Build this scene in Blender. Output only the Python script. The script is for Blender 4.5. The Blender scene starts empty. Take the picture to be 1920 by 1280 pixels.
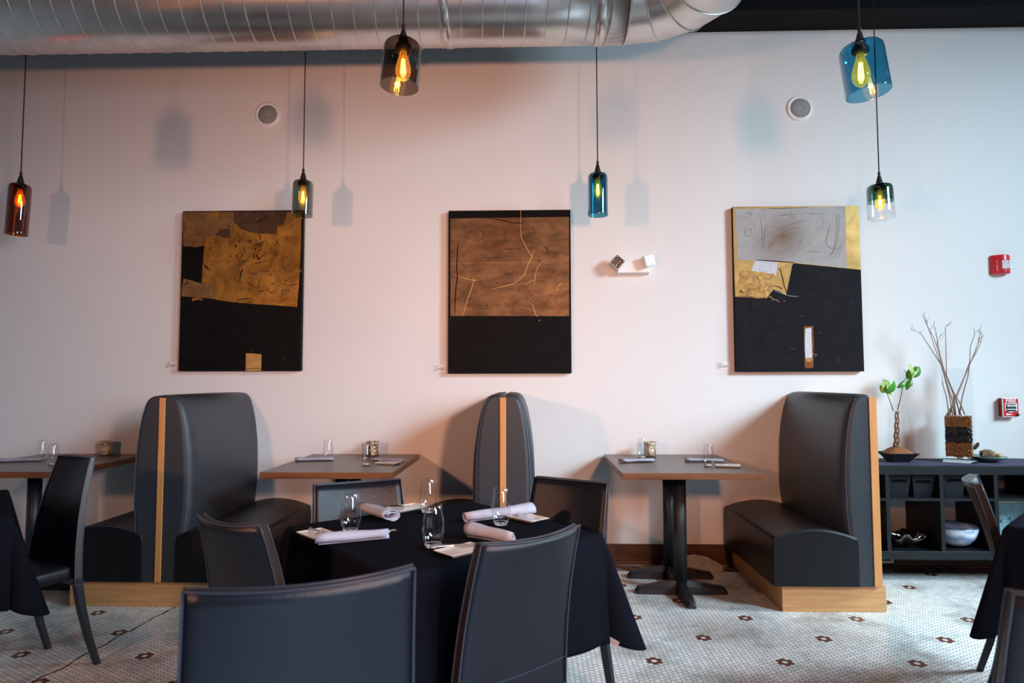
import bpy, bmesh, math, random
from mathutils import Vector, Matrix
R = math.radians
PI = math.pi
sin, cos = math.sin, math.cos
random.seed(7)
sc = bpy.context.scene
COL = sc.collection

# ------------------------------------------------------------------ camera
F_PX = 1230.0
cam_d = bpy.data.cameras.new('camera')
cam_d.sensor_width = 36.0
cam_d.lens = F_PX * 36.0 / 1920.0
cam = bpy.data.objects.new('camera', cam_d)
COL.objects.link(cam)
CP = Vector((0.0, -4.607, 1.267))
_p, _y, _r = R(3.31), R(1.57), R(-0.106)
_fw = Vector((-sin(_y) * cos(_p), cos(_y) * cos(_p), sin(_p)))
_rt = Vector((cos(_y), sin(_y), 0))
_up = _rt.cross(_fw)
RT = cos(_r) * _rt + sin(_r) * _up
UP = -sin(_r) * _rt + cos(_r) * _up
cam.matrix_world = Matrix(((RT.x, UP.x, -_fw.x, CP.x), (RT.y, UP.y, -_fw.y, CP.y), (RT.z, UP.z, -_fw.z, CP.z), (0, 0, 0, 1)))
cam_d.dof.use_dof = True
cam_d.dof.focus_distance = 3.4
cam_d.dof.aperture_fstop = 3.2
cam_d.clip_start = 0.05
sc.camera = cam


def at(px, py, Y):
    """point of the plane y = Y seen at a pixel of the 1920x1280 photograph"""
    d = (px - 960) / F_PX * RT - (py - 640) / F_PX * UP + _fw
    return CP + d * ((Y - CP.y) / d.y)


# ------------------------------------------------------------------ world, light, exposure
w = bpy.data.worlds.new('overcast_sky')
sc.world = w
w.use_nodes = True
w.node_tree.nodes['Background'].inputs[0].default_value = (0.50, 0.66, 0.90, 1)
w.node_tree.nodes['Background'].inputs[1].default_value = 0.18
sc.view_settings.view_transform = 'Standard'
sc.view_settings.look = 'None'
sc.view_settings.gamma = 1.0
sc.view_settings.use_curve_mapping = False
sc.view_settings.exposure = -0.22
sc.cycles.max_bounces = 8
sc.cycles.transparent_max_bounces = 16
sc.cycles.sample_clamp_indirect = 4.0
sc.cycles.caustics_reflective = False
sc.cycles.caustics_refractive = False


def area(name, loc, target, sx, sy, power, color, spread=180):
    l = bpy.data.lights.new(name, 'AREA')
    l.shape = 'RECTANGLE'
    l.size, l.size_y = sx, sy
    l.energy = power
    l.color = color
    l.spread = R(spread)
    o = bpy.data.objects.new(name, l)
    COL.objects.link(o)
    o.location = loc
    o.rotation_euler = (Vector(target) - Vector(loc)).to_track_quat('-Z', 'Y').to_euler()
    return o


# warm glow from two small sources behind the camera, big cool window high on the right, dimmer front window, two added cool fills
area('warm_light', (-2.43, -4.85, 1.82), (-0.1, 0, 1.9), 0.15, 0.20, 27, (1.0, 0.45, 0.26), 106)
area('warm_light', (1.10, -4.85, 1.80), (-0.40, 0, 1.6), 0.19, 0.24, 28, (1.0, 0.45, 0.25), 90)
area('cool_side_light', (6.1, -4.6, 3.95), (0.8, -0.3, 0.7), 1.6, 1.5, 134, (0.62, 0.85, 1.0), 76)
area('cool_side_light', (4.9, -1.5, 2.2), (1.9, -1.4, 0.0), 0.7, 0.9, 44, (0.70, 0.87, 1.0), 75)  # added fill lamp that brightens the floor at right, not a window
area('cool_front_light', (1.2, -6.75, 2.5), (0.2, -5.0, 0.0), 1.4, 1.0, 50, (0.50, 0.68, 1.0), 58)  # added lamp lighting the floor behind the camera for the nearest chair's sheen
area('cool_front_light', (3.7, -6.9, 1.9), (-0.7, -2.0, 0.75), 1.7, 1.5, 20, (0.58, 0.76, 1.0), 52)

# ------------------------------------------------------------------ materials
MATS = {}


def mat(name, color, rough=0.5, metal=0.0, coat=0.0, spec=0.5, bump=0.0, bscale=60.0, var=0.0, vscale=6.0, sheen=0.0, emit=None, estr=0.0):
    if name in MATS:
        return MATS[name]
    m = bpy.data.materials.new(name)
    m.use_nodes = True
    nt = m.node_tree
    b = nt.nodes['Principled BSDF']
    b.inputs['Base Color'].default_value = (*color, 1)
    b.inputs['Roughness'].default_value = rough
    b.inputs['Metallic'].default_value = metal
    b.inputs['Coat Weight'].default_value = coat
    b.inputs['Coat Roughness'].default_value = 0.25
    b.inputs['Specular IOR Level'].default_value = spec
    if sheen:
        b.inputs['Sheen Weight'].default_value = sheen
        b.inputs['Sheen Roughness'].default_value = 0.4
    if emit:
        b.inputs['Emission Color'].default_value = (*emit, 1)
        b.inputs['Emission Strength'].default_value = estr
    tc = nt.nodes.new('ShaderNodeTexCoord')
    if bump:
        n = nt.nodes.new('ShaderNodeTexNoise')
        n.inputs['Scale'].default_value = bscale
        n.inputs['Detail'].default_value = 5
        nt.links.new(tc.outputs['Object'], n.inputs['Vector'])
        bp = nt.nodes.new('ShaderNodeBump')
        bp.inputs['Strength'].default_value = bump
        bp.inputs['Distance'].default_value = 0.01
        nt.links.new(n.outputs['Fac'], bp.inputs['Height'])
        nt.links.new(bp.outputs['Normal'], b.inputs['Normal'])
    if var:
        n = nt.nodes.new('ShaderNodeTexNoise')
        n.inputs['Scale'].default_value = vscale
        n.inputs['Detail'].default_value = 6
        nt.links.new(tc.outputs['Object'], n.inputs['Vector'])
        mx = nt.nodes.new('ShaderNodeMix')
        mx.data_type = 'RGBA'
        mx.inputs['A'].default_value = (*[c * (1 - var) for c in color], 1)
        mx.inputs['B'].default_value = (*[min(1, c * (1 + var)) for c in color], 1)
        nt.links.new(n.outputs['Fac'], mx.inputs['Factor'])
        nt.links.new(mx.outputs['Result'], b.inputs['Base Color'])
    MATS[name] = m
    return m


def wood(name, c1, c2, rough=0.35, axis=0, scale=3.0, coat=0.2, dist=3.0):
    m = bpy.data.materials.new(name)
    m.use_nodes = True
    nt = m.node_tree
    b = nt.nodes['Principled BSDF']
    tc = nt.nodes.new('ShaderNodeTexCoord')
    mp = nt.nodes.new('ShaderNodeMapping')
    s = [9.0, 9.0, 9.0]
    s[axis] = 0.7
    mp.inputs['Scale'].default_value = s
    nt.links.new(tc.outputs['Object'], mp.inputs['Vector'])
    n = nt.nodes.new('ShaderNodeTexNoise')
    n.inputs['Scale'].default_value = scale
    n.inputs['Detail'].default_value = 8
    n.inputs['Distortion'].default_value = dist
    nt.links.new(mp.outputs[0], n.inputs['Vector'])
    r = nt.nodes.new('ShaderNodeValToRGB')
    r.color_ramp.elements[0].position = 0.3
    r.color_ramp.elements[1].position = 0.75
    r.color_ramp.elements[0].color = (*c1, 1)
    r.color_ramp.elements[1].color = (*c2, 1)
    nt.links.new(n.outputs['Fac'], r.inputs[0])
    nt.links.new(r.outputs[0], b.inputs['Base Color'])
    b.inputs['Roughness'].default_value = rough
    b.inputs['Coat Weight'].default_value = coat
    b.inputs['Coat Roughness'].default_value = 0.15
    return m


def thin_glass(name, tint, refl=1.0, rough=0.02, glow=None, k0=0.075):
    """thin blown glass: tinted see-through plus a grazing-angle mirror"""
    m = bpy.data.materials.new(name)
    m.use_nodes = True
    nt = m.node_tree
    nt.nodes.clear()
    o = nt.nodes.new('ShaderNodeOutputMaterial')
    t = nt.nodes.new('ShaderNodeBsdfTransparent')
    t.inputs[0].default_value = (*tint, 1)
    g = nt.nodes.new('ShaderNodeBsdfGlossy')
    g.inputs['Roughness'].default_value = rough
    g.inputs[0].default_value = (refl, refl, refl, 1)
    lw = nt.nodes.new('ShaderNodeLayerWeight')
    lw.inputs['Blend'].default_value = 0.5
    pw = nt.nodes.new('ShaderNodeMath')
    pw.operation = 'POWER'
    pw.inputs[1].default_value = 3.0
    nt.links.new(lw.outputs['Facing'], pw.inputs[0])
    f = nt.nodes.new('ShaderNodeMath')
    f.operation = 'MULTIPLY_ADD'
    f.inputs[1].default_value = 0.80
    f.inputs[2].default_value = k0
    nt.links.new(pw.outputs[0], f.inputs[0])
    mx = nt.nodes.new('ShaderNodeMixShader')
    nt.links.new(f.outputs[0], mx.inputs[0])
    nt.links.new(t.outputs[0], mx.inputs[1])
    nt.links.new(g.outputs[0], mx.inputs[2])
    last = mx.outputs[0]
    if glow:
        em = nt.nodes.new('ShaderNodeEmission')
        em.inputs[0].default_value = (*glow[:3], 1)
        em.inputs[1].default_value = glow[3]
        ad = nt.nodes.new('ShaderNodeAddShader')
        nt.links.new(last, ad.inputs[0])
        nt.links.new(em.outputs[0], ad.inputs[1])
        last = ad.outputs[0]
    nt.links.new(last, o.inputs[0])
    return m


def M(nt, op, a, b=None, c=None):
    n = nt.nodes.new('ShaderNodeMath')
    n.operation = op
    for i, v in enumerate((a, b, c)):
        if v is None:
            continue
        if isinstance(v, (int, float)):
            n.inputs[i].default_value = v
        else:
            nt.links.new(v, n.inputs[i])
    return n.outputs[0]


def floor_material():
    """white one-inch hexagon mosaic with red six-tile flowers on a staggered grid"""
    m = bpy.data.materials.new('hexagon_mosaic_floor')
    m.use_nodes = True
    nt = m.node_tree
    b = nt.nodes['Principled BSDF']
    tc = nt.nodes.new('ShaderNodeTexCoord')
    sp = nt.nodes.new('ShaderNodeSeparateXYZ')
    nt.links.new(tc.outputs['Object'], sp.inputs[0])
    W = 0.0259
    A = W * 0.8660254
    x = M(nt, 'SUBTRACT', sp.outputs[0], 1.138)
    y = M(nt, 'SUBTRACT', sp.outputs[1], -1.012)

    def cell(px, py, per_x, per_y, ox, oy):
        # offset from the nearest point of a rectangular lattice
        ix = M(nt, 'MULTIPLY', M(nt, 'ROUND', M(nt, 'DIVIDE', M(nt, 'SUBTRACT', px, ox), per_x)), per_x)
        iy = M(nt, 'MULTIPLY', M(nt, 'ROUND', M(nt, 'DIVIDE', M(nt, 'SUBTRACT', py, oy), per_y)), per_y)
        dx = M(nt, 'SUBTRACT', M(nt, 'SUBTRACT', px, ox), ix)
        dy = M(nt, 'SUBTRACT', M(nt, 'SUBTRACT', py, oy), iy)
        d = M(nt, 'ADD', M(nt, 'MULTIPLY', dx, dx), M(nt, 'MULTIPLY', dy, dy))
        return dx, dy, d

    def nearest(px, py, per_x, per_y):
        a = cell(px, py, per_x, per_y, 0, 0)
        c = cell(px, py, per_x, per_y, per_x / 2, per_y / 2)
        k = M(nt, 'LESS_THAN', c[2], a[2])
        ik = M(nt, 'SUBTRACT', 1.0, k)
        dx = M(nt, 'ADD', M(nt, 'MULTIPLY', c[0], k), M(nt, 'MULTIPLY', a[0], ik))
        dy = M(nt, 'ADD', M(nt, 'MULTIPLY', c[1], k), M(nt, 'MULTIPLY', a[1], ik))
        return dx, dy

    dx, dy = nearest(x, y, 2 * A, W)
    ax, ay = M(nt, 'ABSOLUTE', dx), M(nt, 'ABSOLUTE', dy)
    hd = M(nt, 'MAXIMUM', ay, M(nt, 'ADD', M(nt, 'MULTIPLY', ax, 0.8660254), M(nt, 'MULTIPLY', ay, 0.5)))
    grout = M(nt, 'GREATER_THAN', hd, W * 0.5 - 0.0013)
    cx, cy = M(nt, 'SUBTRACT', x, dx), M(nt, 'SUBTRACT', y, dy)
    fx, fy = nearest(cx, cy, 26 * A, 21 * W)
    fd = M(nt, 'SQRT', M(nt, 'ADD', M(nt, 'MULTIPLY', fx, fx), M(nt, 'MULTIPLY', fy, fy)))
    red = M(nt, 'MULTIPLY', M(nt, 'GREATER_THAN', fd, 0.5 * W), M(nt, 'LESS_THAN', fd, 1.5 * W))
    # per tile tone
    cmb = nt.nodes.new('ShaderNodeCombineXYZ')
    nt.links.new(cx, cmb.inputs[0])
    nt.links.new(cy, cmb.inputs[1])
    wn = nt.nodes.new('ShaderNodeTexWhiteNoise')
    sn = nt.nodes.new('ShaderNodeVectorMath')
    sn.operation = 'SNAP'
    sn.inputs[1].default_value = (W / 4, W / 4, W / 4)
    nt.links.new(cmb.outputs[0], sn.inputs[0])
    nt.links.new(sn.outputs[0], wn.inputs['Vector'])
    ns = nt.nodes.new('ShaderNodeTexNoise')
    ns.inputs['Scale'].default_value = 2.6
    ns.inputs['Detail'].default_value = 9
    ns.inputs['Roughness'].default_value = 0.65
    nt.links.new(tc.outputs['Object'], ns.inputs['Vector'])
    rp = nt.nodes.new('ShaderNodeValToRGB')
    rp.color_ramp.elements[0].position = 0.30
    rp.color_ramp.elements[0].color = (0.34, 0.34, 0.30, 1)
    rp.color_ramp.elements[1].position = 0.52
    rp.color_ramp.elements[1].color = (0.86, 0.88, 0.86, 1)
    nt.links.new(ns.outputs['Fac'], rp.inputs[0])
    tone = M(nt, 'ADD', 0.88, M(nt, 'MULTIPLY', wn.outputs['Value'], 0.2))
    vm = nt.nodes.new('ShaderNodeVectorMath')
    vm.operation = 'SCALE'
    nt.links.new(rp.outputs[0], vm.inputs[0])
    nt.links.new(tone, vm.inputs['Scale'])

    def mix(f, a, c):
        n = nt.nodes.new('ShaderNodeMix')
        n.data_type = 'RGBA'
        for s, v in (('Factor', f), ('A', a), ('B', c)):
            if isinstance(v, tuple):
                n.inputs[s].default_value = (*v, 1)
            elif isinstance(v, float):
                n.inputs[s].default_value = v
            else:
                nt.links.new(v, n.inputs[s])
        return n.outputs['Result']
    c1 = mix(red, vm.outputs[0], (0.16, 0.045, 0.03))
    c2 = mix(grout, c1, (0.075, 0.07, 0.06))
    # an irregular crack and dirt line crossing the floor on the left
    nz = nt.nodes.new('ShaderNodeTexNoise')
    nz.inputs['Scale'].default_value = 5
    nz.inputs['Detail'].default_value = 6
    nt.links.new(tc.outputs['Object'], nz.inputs['Vector'])
    wob = M(nt, 'MULTIPLY', M(nt, 'SUBTRACT', nz.outputs['Fac'], 0.5), 0.10)
    def line(x0, y0, x1, y1, width):
        L = math.hypot(x1 - x0, y1 - y0)
        nx, ny = -(y1 - y0) / L, (x1 - x0) / L
        d = M(nt, 'ADD', M(nt, 'MULTIPLY', M(nt, 'SUBTRACT', sp.outputs[0], x0), nx), M(nt, 'MULTIPLY', M(nt, 'SUBTRACT', sp.outputs[1], y0), ny))
        d = M(nt, 'ABSOLUTE', M(nt, 'ADD', d, wob))
        return M(nt, 'LESS_THAN', d, width)
    cr = line(-1.99, -0.92, -2.1, -1.9, 0.006)
    left = M(nt, 'LESS_THAN', sp.outputs[0], -1.2)
    crk = M(nt, 'MULTIPLY', cr, left)
    c3 = mix(crk, c2, (0.10, 0.085, 0.05))
    # rope pattern border of small brown tiles along the wall
    bor = M(nt, 'MULTIPLY', M(nt, 'GREATER_THAN', sp.outputs[1], -0.17), M(nt, 'LESS_THAN', sp.outputs[1], -0.035))
    dg = M(nt, 'FRACT', M(nt, 'MULTIPLY', M(nt, 'ADD', sp.outputs[0], M(nt, 'MULTIPLY', sp.outputs[1], 0.9)), 9.0))
    stripe = M(nt, 'GREATER_THAN', dg, 0.45)
    bc = mix(stripe, (0.30, 0.26, 0.20), (0.085, 0.03, 0.02))
    bc = mix(grout, bc, (0.05, 0.045, 0.04))
    c4 = mix(bor, c3, bc)
    nt.links.new(c4, b.inputs['Base Color'])
    rr = M(nt, 'ADD', 0.2, M(nt, 'MULTIPLY', grout, 0.4))
    nt.links.new(rr, b.inputs['Roughness'])
    bp = nt.nodes.new('ShaderNodeBump')
    bp.inputs['Strength'].default_value = 0.35
    bp.inputs['Distance'].default_value = 0.001
    nt.links.new(M(nt, 'SUBTRACT', 1.0, grout), bp.inputs['Height'])
    nt.links.new(bp.outputs[0], b.inputs['Normal'])
    return m


M_wall = mat('painted_plaster', (0.80, 0.79, 0.78), 0.62, bump=0.06, bscale=140, spec=0.3)
M_ceil = mat('ceiling_black', (0.010, 0.011, 0.013), 0.7, spec=0.2)
M_soffit = mat('soffit_charcoal', (0.004, 0.004, 0.005), 0.7, spec=0.15)
M_floor = floor_material()
M_base = wood('baseboard_wood', (0.05, 0.014, 0.006), (0.13, 0.04, 0.016), 0.4, 0)
M_maple = wood('maple_wood', (0.50, 0.235, 0.085), (0.66, 0.36, 0.15), 0.42, 0, 2.0, 0.1, 2.0)
M_mapleV = wood('maple_wood_upright', (0.56, 0.25, 0.08), (0.70, 0.35, 0.13), 0.42, 2, 2.0, 0.1, 1.0)
M_top = wood('stained_tabletop', (0.060, 0.036, 0.026), (0.09, 0.056, 0.040), 0.30, 0, 3.0, 0.0, 1.5)
M_edge = wood('stained_table_edge', (0.10, 0.032, 0.010), (0.20, 0.075, 0.025), 0.35, 0, 4.0, 0.2, 1.0)
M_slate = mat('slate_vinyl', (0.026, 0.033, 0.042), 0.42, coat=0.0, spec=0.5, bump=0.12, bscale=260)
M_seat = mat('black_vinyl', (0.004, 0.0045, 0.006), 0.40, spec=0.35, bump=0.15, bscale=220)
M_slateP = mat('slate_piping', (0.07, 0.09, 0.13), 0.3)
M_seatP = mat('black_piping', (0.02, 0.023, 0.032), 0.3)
M_leather = mat('black_leather', (0.006, 0.008, 0.0135), 0.32, spec=0.42, bump=0.16, bscale=300)
M_leather2 = mat('leather_stitching', (0.035, 0.042, 0.060), 0.35)
M_edgeL = mat('brown_leather_edge', (0.030, 0.016, 0.011), 0.32, coat=0.3)
M_cloth = mat('black_tablecloth', (0.0065, 0.0085, 0.014), 0.95, bump=0.25, bscale=900, spec=0.03)
M_black = mat('black_iron', (0.012, 0.013, 0.016), 0.42, bump=0.05, bscale=80)
M_duct = mat('galvanized_steel', (0.66, 0.64, 0.62), 0.30, metal=1.0, bump=0.05, bscale=14, var=0.22, vscale=9)
M_seam = mat('steel_seam', (0.68, 0.66, 0.64), 0.28, metal=1.0)
M_white = mat('white_plastic', (0.88, 0.88, 0.87), 0.35)
M_grille = mat('speaker_mesh', (0.34, 0.35, 0.35), 0.6, bump=0.5, bscale=900)
M_napkin = mat('lilac_grey_linen', (0.44, 0.48, 0.60), 0.8, bump=0.2, bscale=500)
M_plate = mat('white_china', (0.78, 0.76, 0.71), 0.12, coat=0.5)
M_steel = mat('polished_cutlery', (0.78, 0.76, 0.73), 0.13, metal=1.0)
M_hammer = mat('hammered_bronze', (0.62, 0.50, 0.36), 0.16, metal=1.0, bump=1.0, bscale=85)
M_glass = thin_glass('clear_glass', (0.965, 0.97, 0.975))
M_vase = thin_glass('vase_glass', (0.985, 0.988, 0.99), k0=0.015)
M_gbase = mat('thick_glass_base', (0.95, 0.95, 0.95), 0.02)
M_gbase.node_tree.nodes['Principled BSDF'].inputs['Transmission Weight'].default_value = 1.0
M_red = mat('alarm_red', (0.62, 0.018, 0.03), 0.3, coat=0.4)
M_text = mat('white_lettering', (0.85, 0.85, 0.85), 0.5)
M_dkslot = mat('dark_recess', (0.015, 0.012, 0.012), 0.5)
M_cab = mat('black_brown_laminate', (0.004, 0.006, 0.008), 0.42, spec=0.35, bump=0.05, bscale=100)
M_runner = mat('navy_runner', (0.035, 0.035, 0.075), 0.8, bump=0.3, bscale=300)
M_bin = mat('charcoal_felt_bin', (0.006, 0.008, 0.012), 0.8, spec=0.2)
M_soil = mat('coir_soil', (0.26, 0.10, 0.03), 0.9, bump=1.0, bscale=120, var=0.5, vscale=60)
M_pot = mat('black_ceramic', (0.010, 0.012, 0.016), 0.25)
M_stem = mat('brown_stem', (0.20, 0.09, 0.045), 0.6, bump=0.4, bscale=90)
M_stemg = mat('green_stem', (0.05, 0.13, 0.035), 0.5)
M_leaf = mat('plant_leaf', (0.060, 0.25, 0.025), 0.32, coat=0.2, var=0.35, vscale=18)
M_leaf2 = mat('young_leaf', (0.28, 0.48, 0.06), 0.4, var=0.25, vscale=18)
M_twig = mat('dry_twig', (0.30, 0.19, 0.15), 0.7, bump=0.3, bscale=80)
M_gravel = mat('tan_gravel', (0.26, 0.105, 0.028), 0.5, var=0.7, vscale=120)
M_gravelD = mat('black_gravel', (0.012, 0.014, 0.020), 0.35, var=0.5, vscale=90)
M_cone = mat('pine_cone', (0.05, 0.026, 0.013), 0.6, var=0.6, vscale=60)
M_conetip = mat('pine_cone_tip', (0.36, 0.23, 0.12), 0.6)
M_dishg = thin_glass('green_glass', (0.55, 0.78, 0.74))
M_paper = mat('crumpled_paper', (0.42, 0.38, 0.34), 0.8, bump=0.3, bscale=40)
M_silver = mat('silver_leaf', (0.6, 0.58, 0.55), 0.2, metal=1.0)
M_cord = mat('black_cord', (0.008, 0.008, 0.009), 0.6)

# ------------------------------------------------------------------ mesh builder


class MB:
    def __init__(s):
        s.v, s.f, s.mi, s.sm = [], [], [], []

    def add(s, vs, fs, mi=0, smooth=False):
        o = len(s.v)
        s.v += [tuple(v) for v in vs]
        for f in fs:
            s.f.append([i + o for i in f])
            s.mi.append(mi)
            s.sm.append(smooth)
        return s

    def box(s, a, b, mi=0):
        x0, y0, z0 = [min(p, q) for p, q in zip(a, b)]
        x1, y1, z1 = [max(p, q) for p, q in zip(a, b)]
        vs = [(x0, y0, z0), (x1, y0, z0), (x1, y1, z0), (x0, y1, z0), (x0, y0, z1), (x1, y0, z1), (x1, y1, z1), (x0, y1, z1)]
        return s.add(vs, [(3, 2, 1, 0), (4, 5, 6, 7), (0, 1, 5, 4), (1, 2, 6, 5), (2, 3, 7, 6), (3, 0, 4, 7)], mi)

    def rings(s, rs, mi=0, smooth=True, closed=True, cap0=True, cap1=True):
        n = len(rs[0])
        vs = [v for r in rs for v in r]
        fs = []
        for i in range(len(rs) - 1):
            for j in range(n if closed else n - 1):
                k = (j + 1) % n
                fs.append((i * n + j, i * n + k, (i + 1) * n + k, (i + 1) * n + j))
        o = len(s.v)
        s.add(vs, fs, mi, smooth)
        if closed and cap0:
            s.f.append([o + j for j in range(n)][::-1]); s.mi.append(mi); s.sm.append(False)
        if closed and cap1:
            s.f.append([o + (len(rs) - 1) * n + j for j in range(n)]); s.mi.append(mi); s.sm.append(False)
        return s

    def tube(s, pts, rad, n=8, mi=0, caps=True):
        pts = [Vector(p) for p in pts]
        rr = rad if isinstance(rad, (list, tuple)) else [rad] * len(pts)
        rs = []
        ref = None
        for i, p in enumerate(pts):
            t = (pts[min(i + 1, len(pts) - 1)] - pts[max(i - 1, 0)]).normalized()
            if ref is None:
                ref = Vector((0, 0, 1)) if abs(t.z) < 0.9 else Vector((1, 0, 0))
            u = t.cross(ref).normalized()
            ref = u.cross(t).normalized()
            rs.append([p + (u * cos(2 * PI * j / n) + ref * sin(2 * PI * j / n)) * rr[i] for j in range(n)])
        return s.rings(rs, mi, True, True, caps, caps)

    def lathe(s, prof, n=24, mi=0, c=(0, 0, 0), caps=False):
        rs = [[(c[0] + r * cos(2 * PI * j / n), c[1] + r * sin(2 * PI * j / n), c[2] + z) for j in range(n)] for r, z in prof]
        return s.rings(rs, mi, True, True, caps, caps)

    def sphere(s, c, r, n=10, mi=0, sc_=(1, 1, 1)):
        prof = []
        for i in range(1, n):
            a = PI * i / n
            prof.append((sin(a), -cos(a)))
        rs = [[(c[0] + r * q * cos(2 * PI * j / (2 * n)) * sc_[0], c[1] + r * q * sin(2 * PI * j / (2 * n)) * sc_[1], c[2] + r * z * sc_[2]) for j in range(2 * n)] for q, z in prof]
        return s.rings(rs, mi, True, True, True, True)

    def xf(s, m, start=0):
        for i in range(start, len(s.v)):
            s.v[i] = tuple(m @ Vector(s.v[i]))
        return s

    def build(s, name, mats, parent=None, bevel=0, seg=2, solid=0, sub=0, fix=True, loc=None, rot=None):
        me = bpy.data.meshes.new(name)
        me.from_pydata(s.v, [], s.f)
        if not isinstance(mats, (list, tuple)):
            mats = [mats]
        for m in mats:
            me.materials.append(m)
        me.polygons.foreach_set('material_index', s.mi)
        me.polygons.foreach_set('use_smooth', s.sm)
        me.update()
        if fix:
            bm = bmesh.new()
            bm.from_mesh(me)
            bmesh.ops.recalc_face_normals(bm, faces=bm.faces)
            bm.to_mesh(me)
            bm.free()
        o = bpy.data.objects.new(name, me)
        COL.objects.link(o)
        if parent:
            o.parent = parent
        if loc:
            o.location = loc
        if rot:
            o.rotation_euler = rot
        if solid:
            md = o.modifiers.new('solidify', 'SOLIDIFY')
            md.thickness = solid
            md.offset = 0
        if bevel:
            md = o.modifiers.new('bevel', 'BEVEL')
            md.width = bevel
            md.segments = seg
            md.limit_method = 'ANGLE'
            md.angle_limit = R(40)
            for p in me.polygons:
                p.use_smooth = True
            wn = o.modifiers.new('wn', 'WEIGHTED_NORMAL')
            wn.keep_sharp = True
        if sub:
            md = o.modifiers.new('sub', 'SUBSURF')
            md.levels = md.render_levels = sub
        return o


def tag(o, label=None, cat=None, group=None, kind=None):
    if label: o['label'] = label
    if cat: o['category'] = cat
    if group: o['group'] = group
    if kind: o['kind'] = kind
    return o


def thing(name, label, cat, loc=(0, 0, 0), rz=0, group=None, rot=None):
    o = bpy.data.objects.new(name, None)
    o.empty_display_size = 0.05
    COL.objects.link(o)
    o.location = loc
    o.rotation_euler = rot if rot else (0, 0, rz)
    return tag(o, label, cat, group)


def struct(name, mb, m, **k):
    return tag(mb.build(name, m, **k), kind='structure')


def copy_tree(o, parent=None):
    c = o.copy()
    COL.objects.link(c)
    if parent:
        c.parent = parent
    for ch in list(o.children):
        copy_tree(ch, c)
    return c


def text(name, body, size, mat_, parent, loc, rot=(PI / 2, 0, 0), extrude=0.0006, sx=1.0):
    cu = bpy.data.curves.new(name, 'FONT')
    cu.body = body
    cu.size = size
    cu.extrude = extrude
    cu.align_x = 'CENTER'
    cu.align_y = 'CENTER'
    cu.offset = size * 0.02
    t = bpy.data.objects.new(name + '_curve', cu)
    COL.objects.link(t)
    dg = bpy.context.evaluated_depsgraph_get()
    me = bpy.data.meshes.new_from_object(t.evaluated_get(dg))
    bpy.data.objects.remove(t)
    me.materials.clear()
    me.materials.append(mat_)
    o = bpy.data.objects.new(name, me)
    COL.objects.link(o)
    o.parent = parent
    o.location = loc
    o.rotation_euler = rot
    o.scale = (sx, 1, 1)
    return o


# ------------------------------------------------------------------ room
XL, XR, YF, ZC = -5.2, 5.0, -7.0, 4.3
struct('floor', MB().box((XL, YF, -0.1), (XR, 0.0, 0)), M_floor)
struct('wall_back', MB().box((XL, 0, 0), (XR, 0.12, ZC)), M_wall)
struct('wall_left', MB().box((XL - 0.12, YF, 0), (XL, 0.12, ZC)), M_wall)
struct('ceiling', MB().box((XL, YF, ZC), (XR, 0.12, ZC + 0.1)), M_ceil)


def wall_with_holes(name, axis, c0, c1, lo, hi, holes):
    mb = MB()
    cuts = sorted(holes)
    x = lo
    def seg(a, b, z0, z1):
        if axis == 'x':
            mb.box((a, c0, z0), (b, c1, z1))
        else:
            mb.box((c0, a, z0), (c1, b, z1))
    for a, b, z0, z1 in cuts:
        seg(x, a, 0, ZC)
        seg(a, b, 0, z0)
        seg(a, b, z1, ZC)
        x = b
    seg(x, hi, 0, ZC)
    return struct(name, mb, M_wall)


front_h = [(-4.4, -1.6, 0.7, 3.1), (0.2, 4.8, 0.7, 3.1)]
right_h = [(-6.4, -0.9, 0.6, 4.2)]
wall_with_holes('wall_front', 'x', YF - 0.12, YF, XL, XR, front_h)
wall_with_holes('wall_right', 'y', XR, XR + 0.12, YF, 0.12, right_h)
k = 1
for ax, hs, c in (('x', front_h, YF - 0.06), ('y', right_h, XR + 0.06)):
    for a, b, z0, z1 in hs:
        mb = MB()
        n = 3
        for i in range(n + 1):
            t = a + (b - a) * i / n
            q0, q1 = (t - 0.03, t + 0.03)
            if ax == 'x': mb.box((q0, c - 0.03, z0), (q1, c + 0.03, z1))
            else: mb.box((c - 0.03, q0, z0), (c + 0.03, q1, z1))
        for z in (z0, z1 - 0.06):
            if ax == 'x': mb.box((a, c - 0.03, z), (b, c + 0.03, z + 0.06))
            else: mb.box((c - 0.03, a, z), (c + 0.03, b, z + 0.06))
        struct('window_%d' % k, mb, M_black)
        k += 1

struct('baseboard_back', MB().box((XL, -0.018, 0), (XR, 0, 0.028)).box((XL, -0.014, 0.028), (XR, 0, 0.138)), M_base, bevel=0.003)
sof = MB().box((XL, -0.27, 3.75), (XR, -0.001, ZC - 0.001))
struct('trim_1', sof, M_soffit)

# ------------------------------------------------------------------ duct
DY, DR = -0.85, 0.30
m_ = (at(480, 96, 0).z - CP.z) / -CP.y
DZ = CP.z + m_ * (DY - CP.y) + DR * math.sqrt(1 + m_ * m_)
X1 = at(1184, 70, DY - 0.2).x
duct = thing('air_duct', 'round galvanized steel spiral duct under the dark ceiling, ending in an elbow', 'duct', (0, DY, DZ))
NS = 48
mb = MB()
xs = [XL + 0.02, -3.5, -1.5, 0.0, X1]
mb.rings([[(x, DR * cos(2 * PI * j / NS), DR * sin(2 * PI * j / NS)) for j in range(NS)] for x in xs])
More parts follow.
